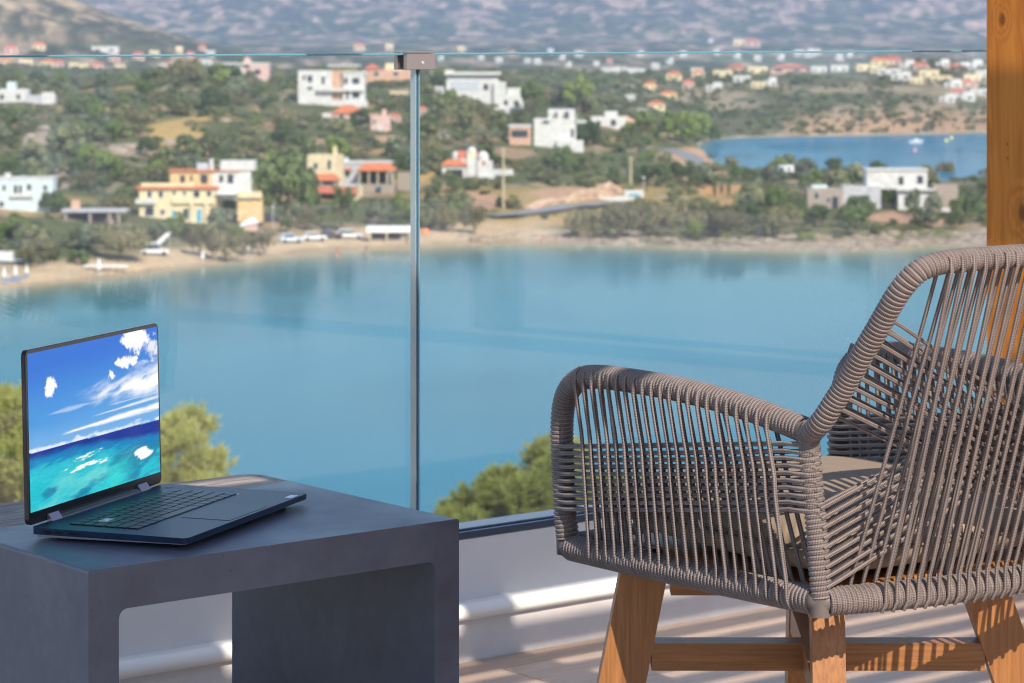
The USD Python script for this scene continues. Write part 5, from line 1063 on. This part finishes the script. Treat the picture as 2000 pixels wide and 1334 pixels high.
for px, py, w, k in ((92, 150, 26, 'c'), (112, 146, 24, 'p'), (142, 150, 16, 'y'), (160, 158, 24, 'y'), (190, 140, 24, 'p'), (232, 148, 20, 'y'), (222, 122, 22, 'p'), (270, 118, 24, 'p'), (316, 160, 14, 'w'), (10, 140, 24, 'c'), (22, 104, 26, 'p'), (75, 100, 24, 'c'), (205, 104, 52, 'w'), (300, 112, 18, 'y'), (372, 116, 16, 'p'), (410, 112, 16, 'w'), (398, 132, 30, 'w'), (325, 135, 14, 'p'), (50, 168, 26, 'y'), (8, 172, 20, 'p'), (350, 104, 14, 'y'), (395, 100, 14, 'p'), (700, 100, 20, 'c'), (760, 98, 16, 'y')):
    far_house(px, py, w, k, LW_, LG, 'f')
for px, py, w, k in ((852, 182, 30, 'w'), (910, 206, 34, 'w'), (778, 190, 34, 'y'), (770, 238, 24, 'p'), (1120, 250, 26, 'w'), (820, 224, 22, 'p')): far_house(px, py, w, k, 'on the slope right of the white three-storey villa', 'small houses on the slope by the glass joint')
ORD = ['leftmost', 'second', 'third', 'fourth', 'fifth', 'sixth', 'seventh', 'eighth', 'ninth', 'tenth', 'eleventh', 'twelfth', 'thirteenth', 'fourteenth', 'fifteenth', 'sixteenth', 'seventeenth', 'eighteenth', 'nineteenth', 'twentieth']
for a in FAR:
    same = sorted(b[0] for b in FAR if b[3] == a[3] and b[4] == a[4]); k = same.index(a[0])
    rank = '' if len(same) == 1 else ', rightmost' if k == len(same) - 1 else ', leftmost' if k == 0 else f', {ORD[min(k, 19)]} from left'
    build_far(*a, **({} if len(a) > 6 else {'d': None}), rank=rank)
h = House('house', 'long white stepped house with terraces at the left edge near the crest', 'house', 48, 200, w=110)
h.box('wall', -60, 4, 0, 40, -14, 26, 'plaster_white'); h.box('upper', -36, -20, 8, 30, 26, 40, 'plaster_pale'); h.box('terrace', 4, 58, -4, 30, -14, 14, 'plaster_grey'); h.box('stair_wall', 34, 60, -6, -3.8, -14, 20, 'plaster_white'); h.wins([(-48, -40, 6, 16), (-16, -8, 6, 16)], 0, 0)
# ------------------------------------------------------------------ plants
def leaf_mat(name, dark, light, trans=.25):
    M(name, {'g': ('geometry', {}), 'oi': ('object_info', {}), 'n': ('noise_texture', {'scale': .9, 'detail': 3.0}), 'ri': ('math', {'math_type': 'multiply_add', 'value2': .62}), 'rl': ('math', {'math_type': 'multiply_add', 'value2': .45}), 'k': ('math', {'math_type': 'subtract', 'value2': .42}),
             'r': ('rgb_ramp', {'ramp': [(.1, dark), (.9, light)]}), 'd': ('principled_bsdf', {'roughness': .6, 'specular_ior_level': .25}), 't': ('translucent_bsdf', {}), 'm': ('mix_closure', {'fac': trans})},
      [('g.position', 'n.vector'), ('oi.random', 'ri.value1'), ('n.fac', 'ri.value3'), ('g.random_per_island', 'rl.value1'), ('ri.value', 'rl.value3'), ('rl.value', 'k.value1'), ('k.value', 'r.fac'), ('r.color', 'd.base_color'), ('r.color', 't.color'), ('d.BSDF', 'm.closure1'), ('t.BSDF', 'm.closure2')], surface='m.closure')
leaf_mat('leaf_dark', (.066, .102, .034), (.20, .255, .088), .40); leaf_mat('leaf_olive', (.125, .142, .056), (.31, .315, .15), .40); leaf_mat('leaf_grey', (.135, .160, .098), (.30, .34, .21), .40); leaf_mat('leaf_brown', (.130, .122, .058), (.30, .275, .135), .40); leaf_mat('leaf_bright', (.115, .170, .036), (.30, .365, .095), .42); leaf_mat('needle', (.27, .30, .07), (.62, .60, .20), .5)
plain('shore_stone', (.25, .20, .155), .9, .15, var=.35, scale=1.2)
plain('bark', (.16, .11, .075), .9, .1, var=.25, scale=3)
def leaves(cent, rad, n, size, seed, flat=.35, up=.25):
    """Leaf-sized quads over lumpy clumps. cent: clump centres; rad: their radii."""
    g = np.random.default_rng(seed); k = g.choice(len(cent), n, p=rad ** 2 / (rad ** 2).sum())
    u = g.normal(size=(n, 3)); u[:, 2] += up; u /= np.linalg.norm(u, axis=1, keepdims=True)
    p = cent[k] + u * (rad[k] * g.uniform(.72, 1.05, n))[:, None]
    nn = u + g.normal(size=(n, 3)) * flat; nn /= np.linalg.norm(nn, axis=1, keepdims=True)
    a = np.cross(nn, g.normal(size=(n, 3))); a /= np.linalg.norm(a, axis=1, keepdims=True); b = np.cross(nn, a)
    s = size * g.uniform(.6, 1.3, n)[:, None]
    v = np.stack([p - a * s - b * s * .6, p + a * s - b * s * .6, p + a * s * .7 + b * s * .7, p - a * s * .7 + b * s * .7], 1).reshape(-1, 3)
    i = np.arange(n)[:, None] * 4
    return v, np.vstack([i + [0, 1, 2], i + [0, 2, 3]])
def clumps(n, rx, rz, z0, seed, top=1.0, rr=(.28, .42)):
    g = np.random.default_rng(seed); out, r = [], []
    for _ in range(n):
        a, c = g.uniform(0, 2 * np.pi), g.uniform(-.6, 1); q = math.sqrt(max(0, 1 - c * c)) * g.uniform(.55, .95); out.append((math.cos(a) * q * rx, math.sin(a) * q * rx, z0 + c * rz * .8)); r.append(g.uniform(*rr) * rx)
    return np.array(out), np.array(r)
def limb(p, q, r0, r1, bend=0.0, sides=6):
    P = spline(np.array([p, (np.array(p) + q) / 2 + np.array([bend, bend * .5, 0]), q], float), 7); return tube(P, np.linspace(r0, r1, 7), sides, cap=False)[:2]
# unit-sized kinds (height 1): trunk with limbs, crown
def make_kind(kind, seed):
    g = np.random.default_rng(seed)
    if kind == 'shrub': c, r = clumps(9, .48, .42, .42, seed, rr=(.34, .55)); n, sz, t0, mat = 460, .072, .25, 'leaf_olive'
    elif kind == 'dark_shrub': c, r = clumps(9, .50, .40, .44, seed, rr=(.36, .55)); n, sz, t0, mat = 480, .072, .25, 'leaf_dark'
    elif kind == 'round': c, r = clumps(12, .44, .40, .54, seed, rr=(.34, .5)); n, sz, t0, mat = 900, .046, .3, 'leaf_dark'
    elif kind == 'grey': c, r = clumps(11, .46, .40, .54, seed, rr=(.3, .48)); n, sz, t0, mat = 800, .050, .3, 'leaf_grey'
    elif kind == 'broad': c, r = clumps(18, .85, .34, .60, seed, rr=(.22, .36)); n, sz, t0, mat = 1300, .050, .3, 'leaf_brown'
    elif kind == 'pine': c, r = clumps(20, .40, .48, .58, seed, rr=(.26, .42)); n, sz, t0, mat = 1100, .042, .4, 'leaf_dark'
    elif kind == 'tall': c, r = clumps(16, .36, .44, .60, seed, rr=(.26, .42)); n, sz, t0, mat = 1000, .044, .4, 'leaf_bright'
    elif kind == 'bright': c, r = clumps(11, .46, .42, .52, seed, rr=(.32, .5)); n, sz, t0, mat = 700, .055, .3, 'leaf_bright'
    elif kind == 'cypress':
        z = np.linspace(.12, .95, 12); c = np.stack([g.normal(0, .01, 12), g.normal(0, .01, 12), z], 1); r = .13 * np.sin(np.pi * np.clip(z * .86 + .12, 0, 1)) + .02; n, sz, t0, mat = 500, .022, .3, 'leaf_dark'
    tr = [limb((0, 0, -.12), (0, 0, .5), .035, .018, .02)]
    for k in range(4): q = c[int(g.integers(len(c)))]; tr.append(limb((0, 0, t0), q, .018, .007, .02))
    return cat_(tr), leaves(c, r, n, sz, seed), mat
KIND = {}
def plant(kind, loc, hgt, wid, label, cat, group=None, rot=None):
    """One plant of a kind, hgt metres tall and wid times as broad as that kind usually is."""
    rot = float(rng.uniform(0, 6.28)) if rot is None else rot
    var = int(rng.integers(2)); key = (kind, var); sc = (hgt * wid, hgt * wid, hgt)
    nm = {'shrub': 'shrub', 'dark_shrub': 'shrub', 'cypress': 'cypress_tree', 'pine': 'pine_tree'}.get(kind, 'tree')
    if key not in KIND:
        tr, cr, mat = make_kind(kind, 100 + len(KIND) * 7)
        t = Thing(nm, label, cat, loc=loc, rotz=rot, group=group, scale=sc); KIND[key] = t
        put(t, 'trunk', tr, 'bark', local=True, smooth=True); put(t, 'crown', cr, mat, local=True)
    else: copy_of(KIND[key], label, cat, loc, rot, group, sc)
def T_(*a): return a
TREES = [
 ('tall', 1042, 232, 74, .80, 'tall yellow-green tree behind the white cubic villa, left one'), ('tall', 1130, 226, 80, 1.0, 'broad yellow-green tree behind the white cubic villa, right one'), ('grey', 1090, 214, 56, .75, 'hazy grey-green tree between the two tall yellow-green trees'),
 ('round', 702, 256, 44, 1.0, 'dark round tree beside the pinkish cottage'), ('pine', 562, 442, 150, .85, 'largest dark pine, standing right of the yellow hotel'), ('bright', 528, 392, 92, .75, 'yellow-green tree leaning against the largest dark pine'), ('pine', 600, 430, 100, .62, 'dark pine at the left foot of the cream tower house'),
 ('pine', 668, 456, 96, .62, 'narrow dark tree standing above the parked cars'), ('round', 442, 418, 42, 1.05, 'clipped round green bush at the corner of the yellow hotel'), ('grey', 426, 452, 48, 1.1, 'round grey-green bush below the yellow hotel'), ('bright', 345, 452, 36, 1.2, 'bright green bush in front of the yellow hotel door'),
 ('broad', 235, 508, 68, .95, 'broad brown-olive beach tree, largest at the left of the beach'), ('grey', 175, 492, 54, 1.0, 'pale grey-green tree behind the beach canopy'), ('broad', 72, 522, 52, .72, 'low brown beach tree left of the beach canopy'), ('bright', 25, 478, 58, 1.1, 'green tree below the pale blue-white house'), ('round', 70, 478, 50, 1.2, 'dark green tree right of the beach kiosk'), ('round', 100, 415, 44, 1.1, 'dark tree between the pale house and the stone taverna'),
 ('broad', 440, 510, 50, .95, 'broad low olive beach tree before the hotel, left of the beach lamp'), ('broad', 505, 500, 46, .85, 'broad low olive beach tree just right of the beach lamp'), ('broad', 390, 500, 56, .55, 'olive beach tree beside the white van'), ('grey', 310, 470, 40, 1.1, 'grey-green tree behind the tilted awning'), ('bright', 560, 455, 34, .8, 'small bright green tree left of the silver-blue car'), ('broad', 600, 452, 40, .7, 'olive tree behind the parked white car'),
 ('round', 886, 376, 36, 1.05, 'dark ball-shaped tree below the chapel'), ('broad', 926, 458, 54, .55, 'dark rounded shore tree right of the glass joint'), ('broad', 872, 452, 52, .7, 'olive shore tree between the glass joint and the dark shore tree'), ('bright', 780, 432, 50, 1.0, 'olive bush left of the glass joint above the hut'), ('grey', 740, 440, 54, 1.0, 'grey-green bush above the hut roof'),
 ('broad', 1150, 466, 56, .85, 'leftmost shore tree of the dark thicket on the peninsula'), ('broad', 1215, 466, 66, .80, 'second shore tree of the peninsula thicket with dark shade below'), ('broad', 1290, 462, 58, .75, 'third shore tree of the peninsula thicket'), ('bright', 1355, 468, 40, .8, 'small bright green shore bush on the peninsula'), ('broad', 1412, 464, 62, .80, 'shore tree of the peninsula thicket below the cypresses'), ('round', 1470, 450, 54, 1.25, 'dark green tree of the thicket, right of the cypresses'), ('broad', 1530, 462, 56, .85, 'shore tree of the thicket left of the modern villa'), ('round', 1600, 446, 46, 1.3, 'dark tree in front of the stone wing of the modern villa'), ('round', 1680, 432, 50, 1.2, 'dark purple-green tree in front of the modern villa'), ('broad', 1345, 440, 50, .9, 'olive tree of the thicket behind the bright shore bush'), ('broad', 1255, 436, 46, 1.0, 'olive tree of the thicket below the white gate wall'), ('bright', 1185, 432, 28, 1.0, 'green tree at the upper left of the thicket'),
 ('round', 1258, 366, 46, .95, 'dark hedge tree beside the road, first from left'), ('round', 1290, 366, 50, .95, 'dark hedge tree beside the road, second from left'), ('round', 1320, 360, 48, .95, 'dark hedge tree beside the road, third from left'), ('round', 1345, 356, 42, .9, 'dark hedge tree beside the road, rightmost'),
 ('tall', 1264, 274, 56, .95, 'yellowish tree above the road, leftmost of the row'), ('tall', 1304, 276, 58, 1.0, 'yellow-green tree above the road, second of the row'), ('bright', 1335, 281, 62, .95, 'green tree above the bend of the road'), ('bright', 1365, 281, 60, .95, 'large green tree left of the second bay'), ('round', 1388, 282, 44, .9, 'dark tree at the corner of the second bay'),
 ('cypress', 1396, 384, 34, 1.0, 'slim dark cypress, left of three'), ('cypress', 1409, 380, 27, 1.0, 'short slim cypress, middle of three'), ('cypress', 1423, 384, 34, 1.0, 'slim dark cypress, right of three'),
 ('grey', 1786, 420, 52, .62, 'slender olive tree before the white cube of the modern villa'), ('grey', 1824, 420, 50, .75, 'olive tree at the right corner of the white cube'), ('round', 1864, 432, 44, .75, 'small dark tree with bare trunk right of the modern villa'), ('round', 1782, 424, 22, 1.1, 'small round dark bush at the foot of the slender olive'), ('bright', 1690, 404, 26, 1.2, 'leafy shrub against the grey stone wing'), ('bright', 1742, 406, 26, 1.2, 'leafy shrub in front of the white lower wall'), ('broad', 1846, 352, 34, .7, 'brownish bare tree behind the modern villa'), ('round', 1866, 446, 28, 1.2, 'dark bush on the bank right of the modern villa'),
 ('bright', 1440, 352, 26, 1.3, 'bush on the crest left of the caravan'), ('round', 1466, 358, 30, 1.2, 'dark bush on the crest nearest the caravan'), ('bright', 1590, 360, 28, 1.3, 'green bush on the crest right of the caravan'), ('round', 1625, 362, 30, 1.2, 'dark bush on the crest left of the white cube'), ('bright', 1668, 360, 28, 1.2, 'tree on the crest directly left of the white cube'), ('cypress', 1504, 352, 28, 1.0, 'thin cypress on the crest left of the caravan'),
 ('round', 1035, 282, 46, .95, 'dark tree in front of the brown pavilion'), ('round', 1150, 285, 50, 1.1, 'dark tree right of the big cubic villa'), ('round', 860, 172, 34, 1.0, 'dark tree in front of the long modern villa'), ('round', 900, 182, 36, 1.0, 'round tree below the long modern villa roof'), ('bright', 960, 190, 30, 1.1, 'green tree at the foot of the long modern villa'), ('bright', 1225, 270, 30, 1.0, 'yellowish small tree right of the sloping white house'),
 ('pine', 470, 132, 22, .9, 'small tree before the pink villa porch'),
]
for kd, px, py, hp_, wd, lb in TREES:
    p = hit(px, py); s = p[1] / FPX; KEEP.append((p[0], p[1], hp_ * s * .22)); plant(kd, p, hp_ * s, wd, lb, 'tree' if kd not in ('shrub',) else 'shrub')
# scrub on the hillside: the largest bushes one by one, the rest as one mass
KA = np.array(KEEP)
from scipy.spatial import cKDTree
kt = cKDTree(KA[:, :2])
def clear(x, y):
    d = np.linalg.norm(KA[:, :2] - [x, y], axis=1); return bool((d > KA[:, 2]).all())
DRY = [(350, 262, 78, 34), (1000, 440, 120, 16), (640, 485, 230, 16), (720, 462, 140, 14), (1390, 330, 26, 28), (930, 398, 42, 24), (1440, 374, 60, 12), (1740, 428, 60, 10), (255, 294, 46, 12), (1480, 376, 95, 24), (1345, 318, 40, 26)]
def allowed(px, d, x, h, r):
    if h < (1.1 if px < 1080 else .42): return False
    py = 68 + (CAMH - h) * FPX / d
    for a, b, rx, ry in DRY:
        if ((px - a) / rx) ** 2 + ((py - b) / ry) ** 2 < 1 and r > .12: return False
    return True
cand = []
g2 = np.random.default_rng(11)
N = 30000
pxs, ds = g2.uniform(-500, 2500, N), np.sqrt(g2.uniform(385 ** 2, 1330 ** 2, N))
xs_ = (pxs - 1000) / FPX * ds; hs = ground_h(xs_, ds); dens = meshkit.fbm(np.stack([xs_ / 26, ds / 26, 0 * xs_], -1), 4, 13)
for px, d, x, h, dn in zip(pxs, ds, xs_, hs, dens):
    if 660 < d < 935 and h < 1.5: continue
    if dn < .36 + .10 * g2.random() and d < 930: continue
    if d > 930 and dn < .33 + .14 * g2.random(): continue
    if not allowed(px, d, x, h, g2.random()): continue
    if len(kt.query_ball_point([x, d], 28)) and not clear(x, d): continue
    size = float(np.clip(g2.lognormal(.52, .42), .8, 5.2)) * (.8 if d > 900 else 1.0)
    tp = 68 + (CAMH - h - size * 1.1) * FPX / d
    if any(a < px < b and dh - 110 < d < dh + 4 and tp < pb - 5 for a, b, dh, pb in FRONT): continue
    cand.append((px, d, x, h, size, int(g2.choice(6, p=[.30, .22, .14, .14, .10, .10]))))
kinds = ['shrub', 'dark_shrub', 'grey', 'bright', 'round', 'broad']
order = sorted(range(len(cand)), key=lambda i: -(cand[i][4] / cand[i][1]) * (-20 < cand[i][0] < 1930))
NAMED = {'shrub': 'rounded olive-green shrub', 'dark_shrub': 'dark green shrub', 'grey': 'grey-green bush', 'bright': 'bright green bush', 'round': 'small dark round tree', 'broad': 'spreading brownish bush'}
def zone(px, d):
    if d > 930: return 'on the slope of the headland beyond the second bay'
    if px > 1230: return 'on the peninsula between the two bays'
    if px > 810: return 'on the hillside right of the glass joint'
    return 'on the hillside left of the glass joint'
big = set(order[:230])
for i in order[:230]:
    px, d, x, h, size, k = cand[i]; z = zone(px, d)
    plant(kinds[k], (x, d, SEA + h - .05), size * 1.25, float(g2.uniform(.9, 1.3)) * (.8 if kinds[k] == 'broad' else 1), f'{NAMED[kinds[k]]} {z}', 'shrub', 'shrubs ' + z)
pi = UsdGeom.PointInstancer.Define(stage, '/World/scrub'); tag(pi, kind='stuff')
tg = []
for k, kd in enumerate(kinds):
    tr, cr, mat = make_kind(kd if kd in ('shrub', 'dark_shrub', 'bright') else kd, 300 + k)
    v, f = cr; f2 = f.reshape(2, -1, 3)[:, ::2].reshape(-1, 3) if len(v) > 2400 else f
    v = v * 1.0; v[:, 2] -= .12
    put('/World/scrub', 'bush', (v, f2), mat, local=True); tg.append(Sdf.Path(f'/World/scrub/bush' + ('' if k == 0 else f'_{k:03d}')))
pi.CreatePrototypesRel().SetTargets(tg)
rest = [c for i, c in enumerate(cand) if i not in big]
pi.CreatePositionsAttr(Vt.Vec3fArray.FromNumpy(np.array([(c[2], c[1], SEA + c[3] - .05) for c in rest], np.float32)))
pi.CreateProtoIndicesAttr(Vt.IntArray.FromNumpy(np.array([c[5] for c in rest], np.int32)))
sc3 = np.array([c[4] for c in rest]); wv = g2.uniform(1.0, 1.5, len(rest))
pi.CreateScalesAttr(Vt.Vec3fArray.FromNumpy(np.stack([sc3 * wv, sc3 * wv, sc3 * g2.uniform(.7, 1.05, len(rest))], 1).astype(np.float32)))
a_ = g2.uniform(0, np.pi, len(rest)); pi.CreateOrientationsAttr(Vt.QuathArray([Gf.Quath(float(np.cos(a)), 0, 0, float(np.sin(a))) for a in a_]))
# stones along the far shore
ri = UsdGeom.PointInstancer.Define(stage, '/World/shore_rocks'); tag(ri, kind='stuff')
tg = []
for k in range(4):
    ic = trimesh.creation.icosphere(2, 1.0); v = np.array(ic.vertices); v = v * (.55 + .9 * meshkit.fbm(v * 1.2 + k * 9, 3, 7))[:, None] * [1.2, .9, .55]
    put('/World/shore_rocks', 'rock', (v, np.array(ic.faces)), 'shore_stone', local=True); tg.append(Sdf.Path('/World/shore_rocks/rock' + ('' if k == 0 else f'_{k:03d}')))
ri.CreatePrototypesRel().SetTargets(tg); pts = []
for _ in range(5200):
    px, d = g2.uniform(880, 2000), g2.uniform(450, 490); x = (px - 1000) / FPX * d; hh = float(ground_h(x, d))
    if -.10 < hh < .75 and g2.random() < .35 + .4 * (px > 1120): pts.append((x, d, SEA + hh, float(np.clip(g2.lognormal(-1.15, .55), .1, 1.3))))
    if len(pts) > 520: break
ri.CreatePositionsAttr(Vt.Vec3fArray.FromNumpy(np.array([p[:3] for p in pts], np.float32))); ri.CreateProtoIndicesAttr(Vt.IntArray.FromNumpy(np.arange(len(pts), dtype=np.int32) % 4))
q = np.array([p[3] for p in pts]); ri.CreateScalesAttr(Vt.Vec3fArray.FromNumpy(np.stack([q * 1.5, q, q], 1).astype(np.float32)))
# boulders on the dry clearing
BL = ['large pale boulder at the lower left of the dry clearing', 'largest pale boulder below the dry clearing', 'pale boulder in the middle of the dry clearing', 'smaller pale boulder near the right of the dry clearing', 'low pale boulder under the dry clearing', 'pale boulder at the top right of the dry clearing', 'small pale boulder right of the dry clearing', 'pale boulder among dark bushes at far left, lower one', 'pale boulder among dark bushes at far left, upper one']
for px, py, w in ((232, 298, 30), (258, 292, 34), (330, 282, 24), (352, 276, 20), (300, 300, 18), (440, 238, 20), (395, 292, 14), (60, 268, 22), (85, 252, 20)):
    p = hit(px, py); r = w * p[1] / FPX / 2; ic = trimesh.creation.icosphere(2, 1.0); v = np.array(ic.vertices); v *= (.7 + .7 * meshkit.fbm(v * 1.3 + px, 3, 5))[:, None]; v = v * [r * 1.2, r * .8, r * .55] + p + [0, 0, r * .15]
    t = Thing('boulder', BL.pop(0), 'boulder', loc=p, group='boulders on the dry slope at left'); put(t, 'stone', (v, np.array(ic.faces)), 'stone_wall', smooth=40)
# two pines close below the terrace
def near_pine(label, px, py, d, lobes, seed, base):
    g = np.random.default_rng(seed); s = d / FPX; c0 = ray(px, py, d); t = Thing('pine_tree', label, 'tree', loc=base)
    C, R = [], []
    for lx, lz, r in lobes:
        for _ in range(3): C.append((lx * s + g.normal(0, r * s * .3), g.uniform(-1, 1) * 170 * s, -lz * s + g.normal(0, r * s * .25))); R.append(r * s * g.uniform(.55, .85))
    C, R = np.array(C), np.array(R); n = 8200
    k = g.choice(len(C), n, p=R ** 2 / (R ** 2).sum()); u = g.normal(size=(n, 3)); u[:, 2] += .3; u /= np.linalg.norm(u, axis=1, keepdims=True)
    tips = C[k] + u * (R[k] * g.uniform(.5, 1.08, n))[:, None] * [1, 1, .85]
    axis = u + [0, 0, .6] + g.normal(size=(n, 3)) * .35; axis /= np.linalg.norm(axis, axis=1, keepdims=True)
    m = 19; L = g.uniform(.07, .12, (n, m, 1)); dirs_ = axis[:, None] * 1.0 + g.normal(size=(n, m, 3)) * .55; dirs_ /= np.linalg.norm(dirs_, axis=2, keepdims=True)
    st = tips[:, None] + axis[:, None] * g.uniform(-.05, .03, (n, m, 1)); sd = np.cross(dirs_, g.normal(size=(n, m, 3))); sd /= np.linalg.norm(sd, axis=2, keepdims=True); w = .0085
    v = np.stack([st - sd * w, st + sd * w, st + dirs_ * L], 2).reshape(-1, 3) + c0
    put(t, 'crown', (v, np.arange(len(v)).reshape(-1, 3)), 'needle')
    br = [limb(base - [0, 0, .5], c0 + [0, 0, -1.2], .13, .08, .1, 8), limb(c0 + [0, 0, -1.2], c0 + [0, 0, .25], .08, .03, .03, 8)]
    for q in C[::3]: br.append(limb(c0 + np.array([0, 0, g.uniform(-1.0, .1)]), c0 + q * .95, .026, .009, .04))
    put(t, 'trunk', cat_(br), 'bark', smooth=True)
gz = lambda x, y: float(np.interp(y, [12, 30, 60], [-5, -10.5, -18]))
b1 = np.array([ray(150, 1080, 30)[0], 30.3, -11.2]); b2 = np.array([ray(1120, 1100, 30)[0], 30.4, -11.2])
near_pine('bushy yellow-green pine crown behind the laptop at lower left', 190, 1010, 30, [(150, -150, 75), (215, -60, 70), (120, -40, 90), (165, 40, 95), (20, -60, 110), (-110, -120, 100), (-170, -160, 90), (-200, -20, 120), (-90, 60, 120), (60, 90, 110), (-260, -100, 90), (250, 10, 40)], 5, b1)
near_pine('yellow-green pine crown between the table and the rope chair', 1110, 1010, 30, [(-50, -75, 70), (-130, -30, 55), (-195, 5, 48), (-240, 8, 22), (-60, 20, 80), (60, -50, 75), (130, -20, 70), (40, 40, 90), (-130, 60, 60), (190, 20, 60), (0, -105, 45), (120, 70, 70)], 9, b2)
# ------------------------------------------------------------------ haze
topz = float((SEA + base).max()) + 8
hz_mat = usdkit.material(stage, '/World/Looks/haze', {'v': ('principled_volume', {'color': (.66, .78, .97), 'density': HAZE, 'anisotropy': .35})}, [], volume='v.volume')
hp = numbered('/World', 'haze')
hm = usdkit.mesh(stage, hp, bx(-9600, 9600, -600, 9400, min(SEA - 60, float((SEA + H.min()))) - 1, topz), hz_mat)
tag(hm, kind='stuff')
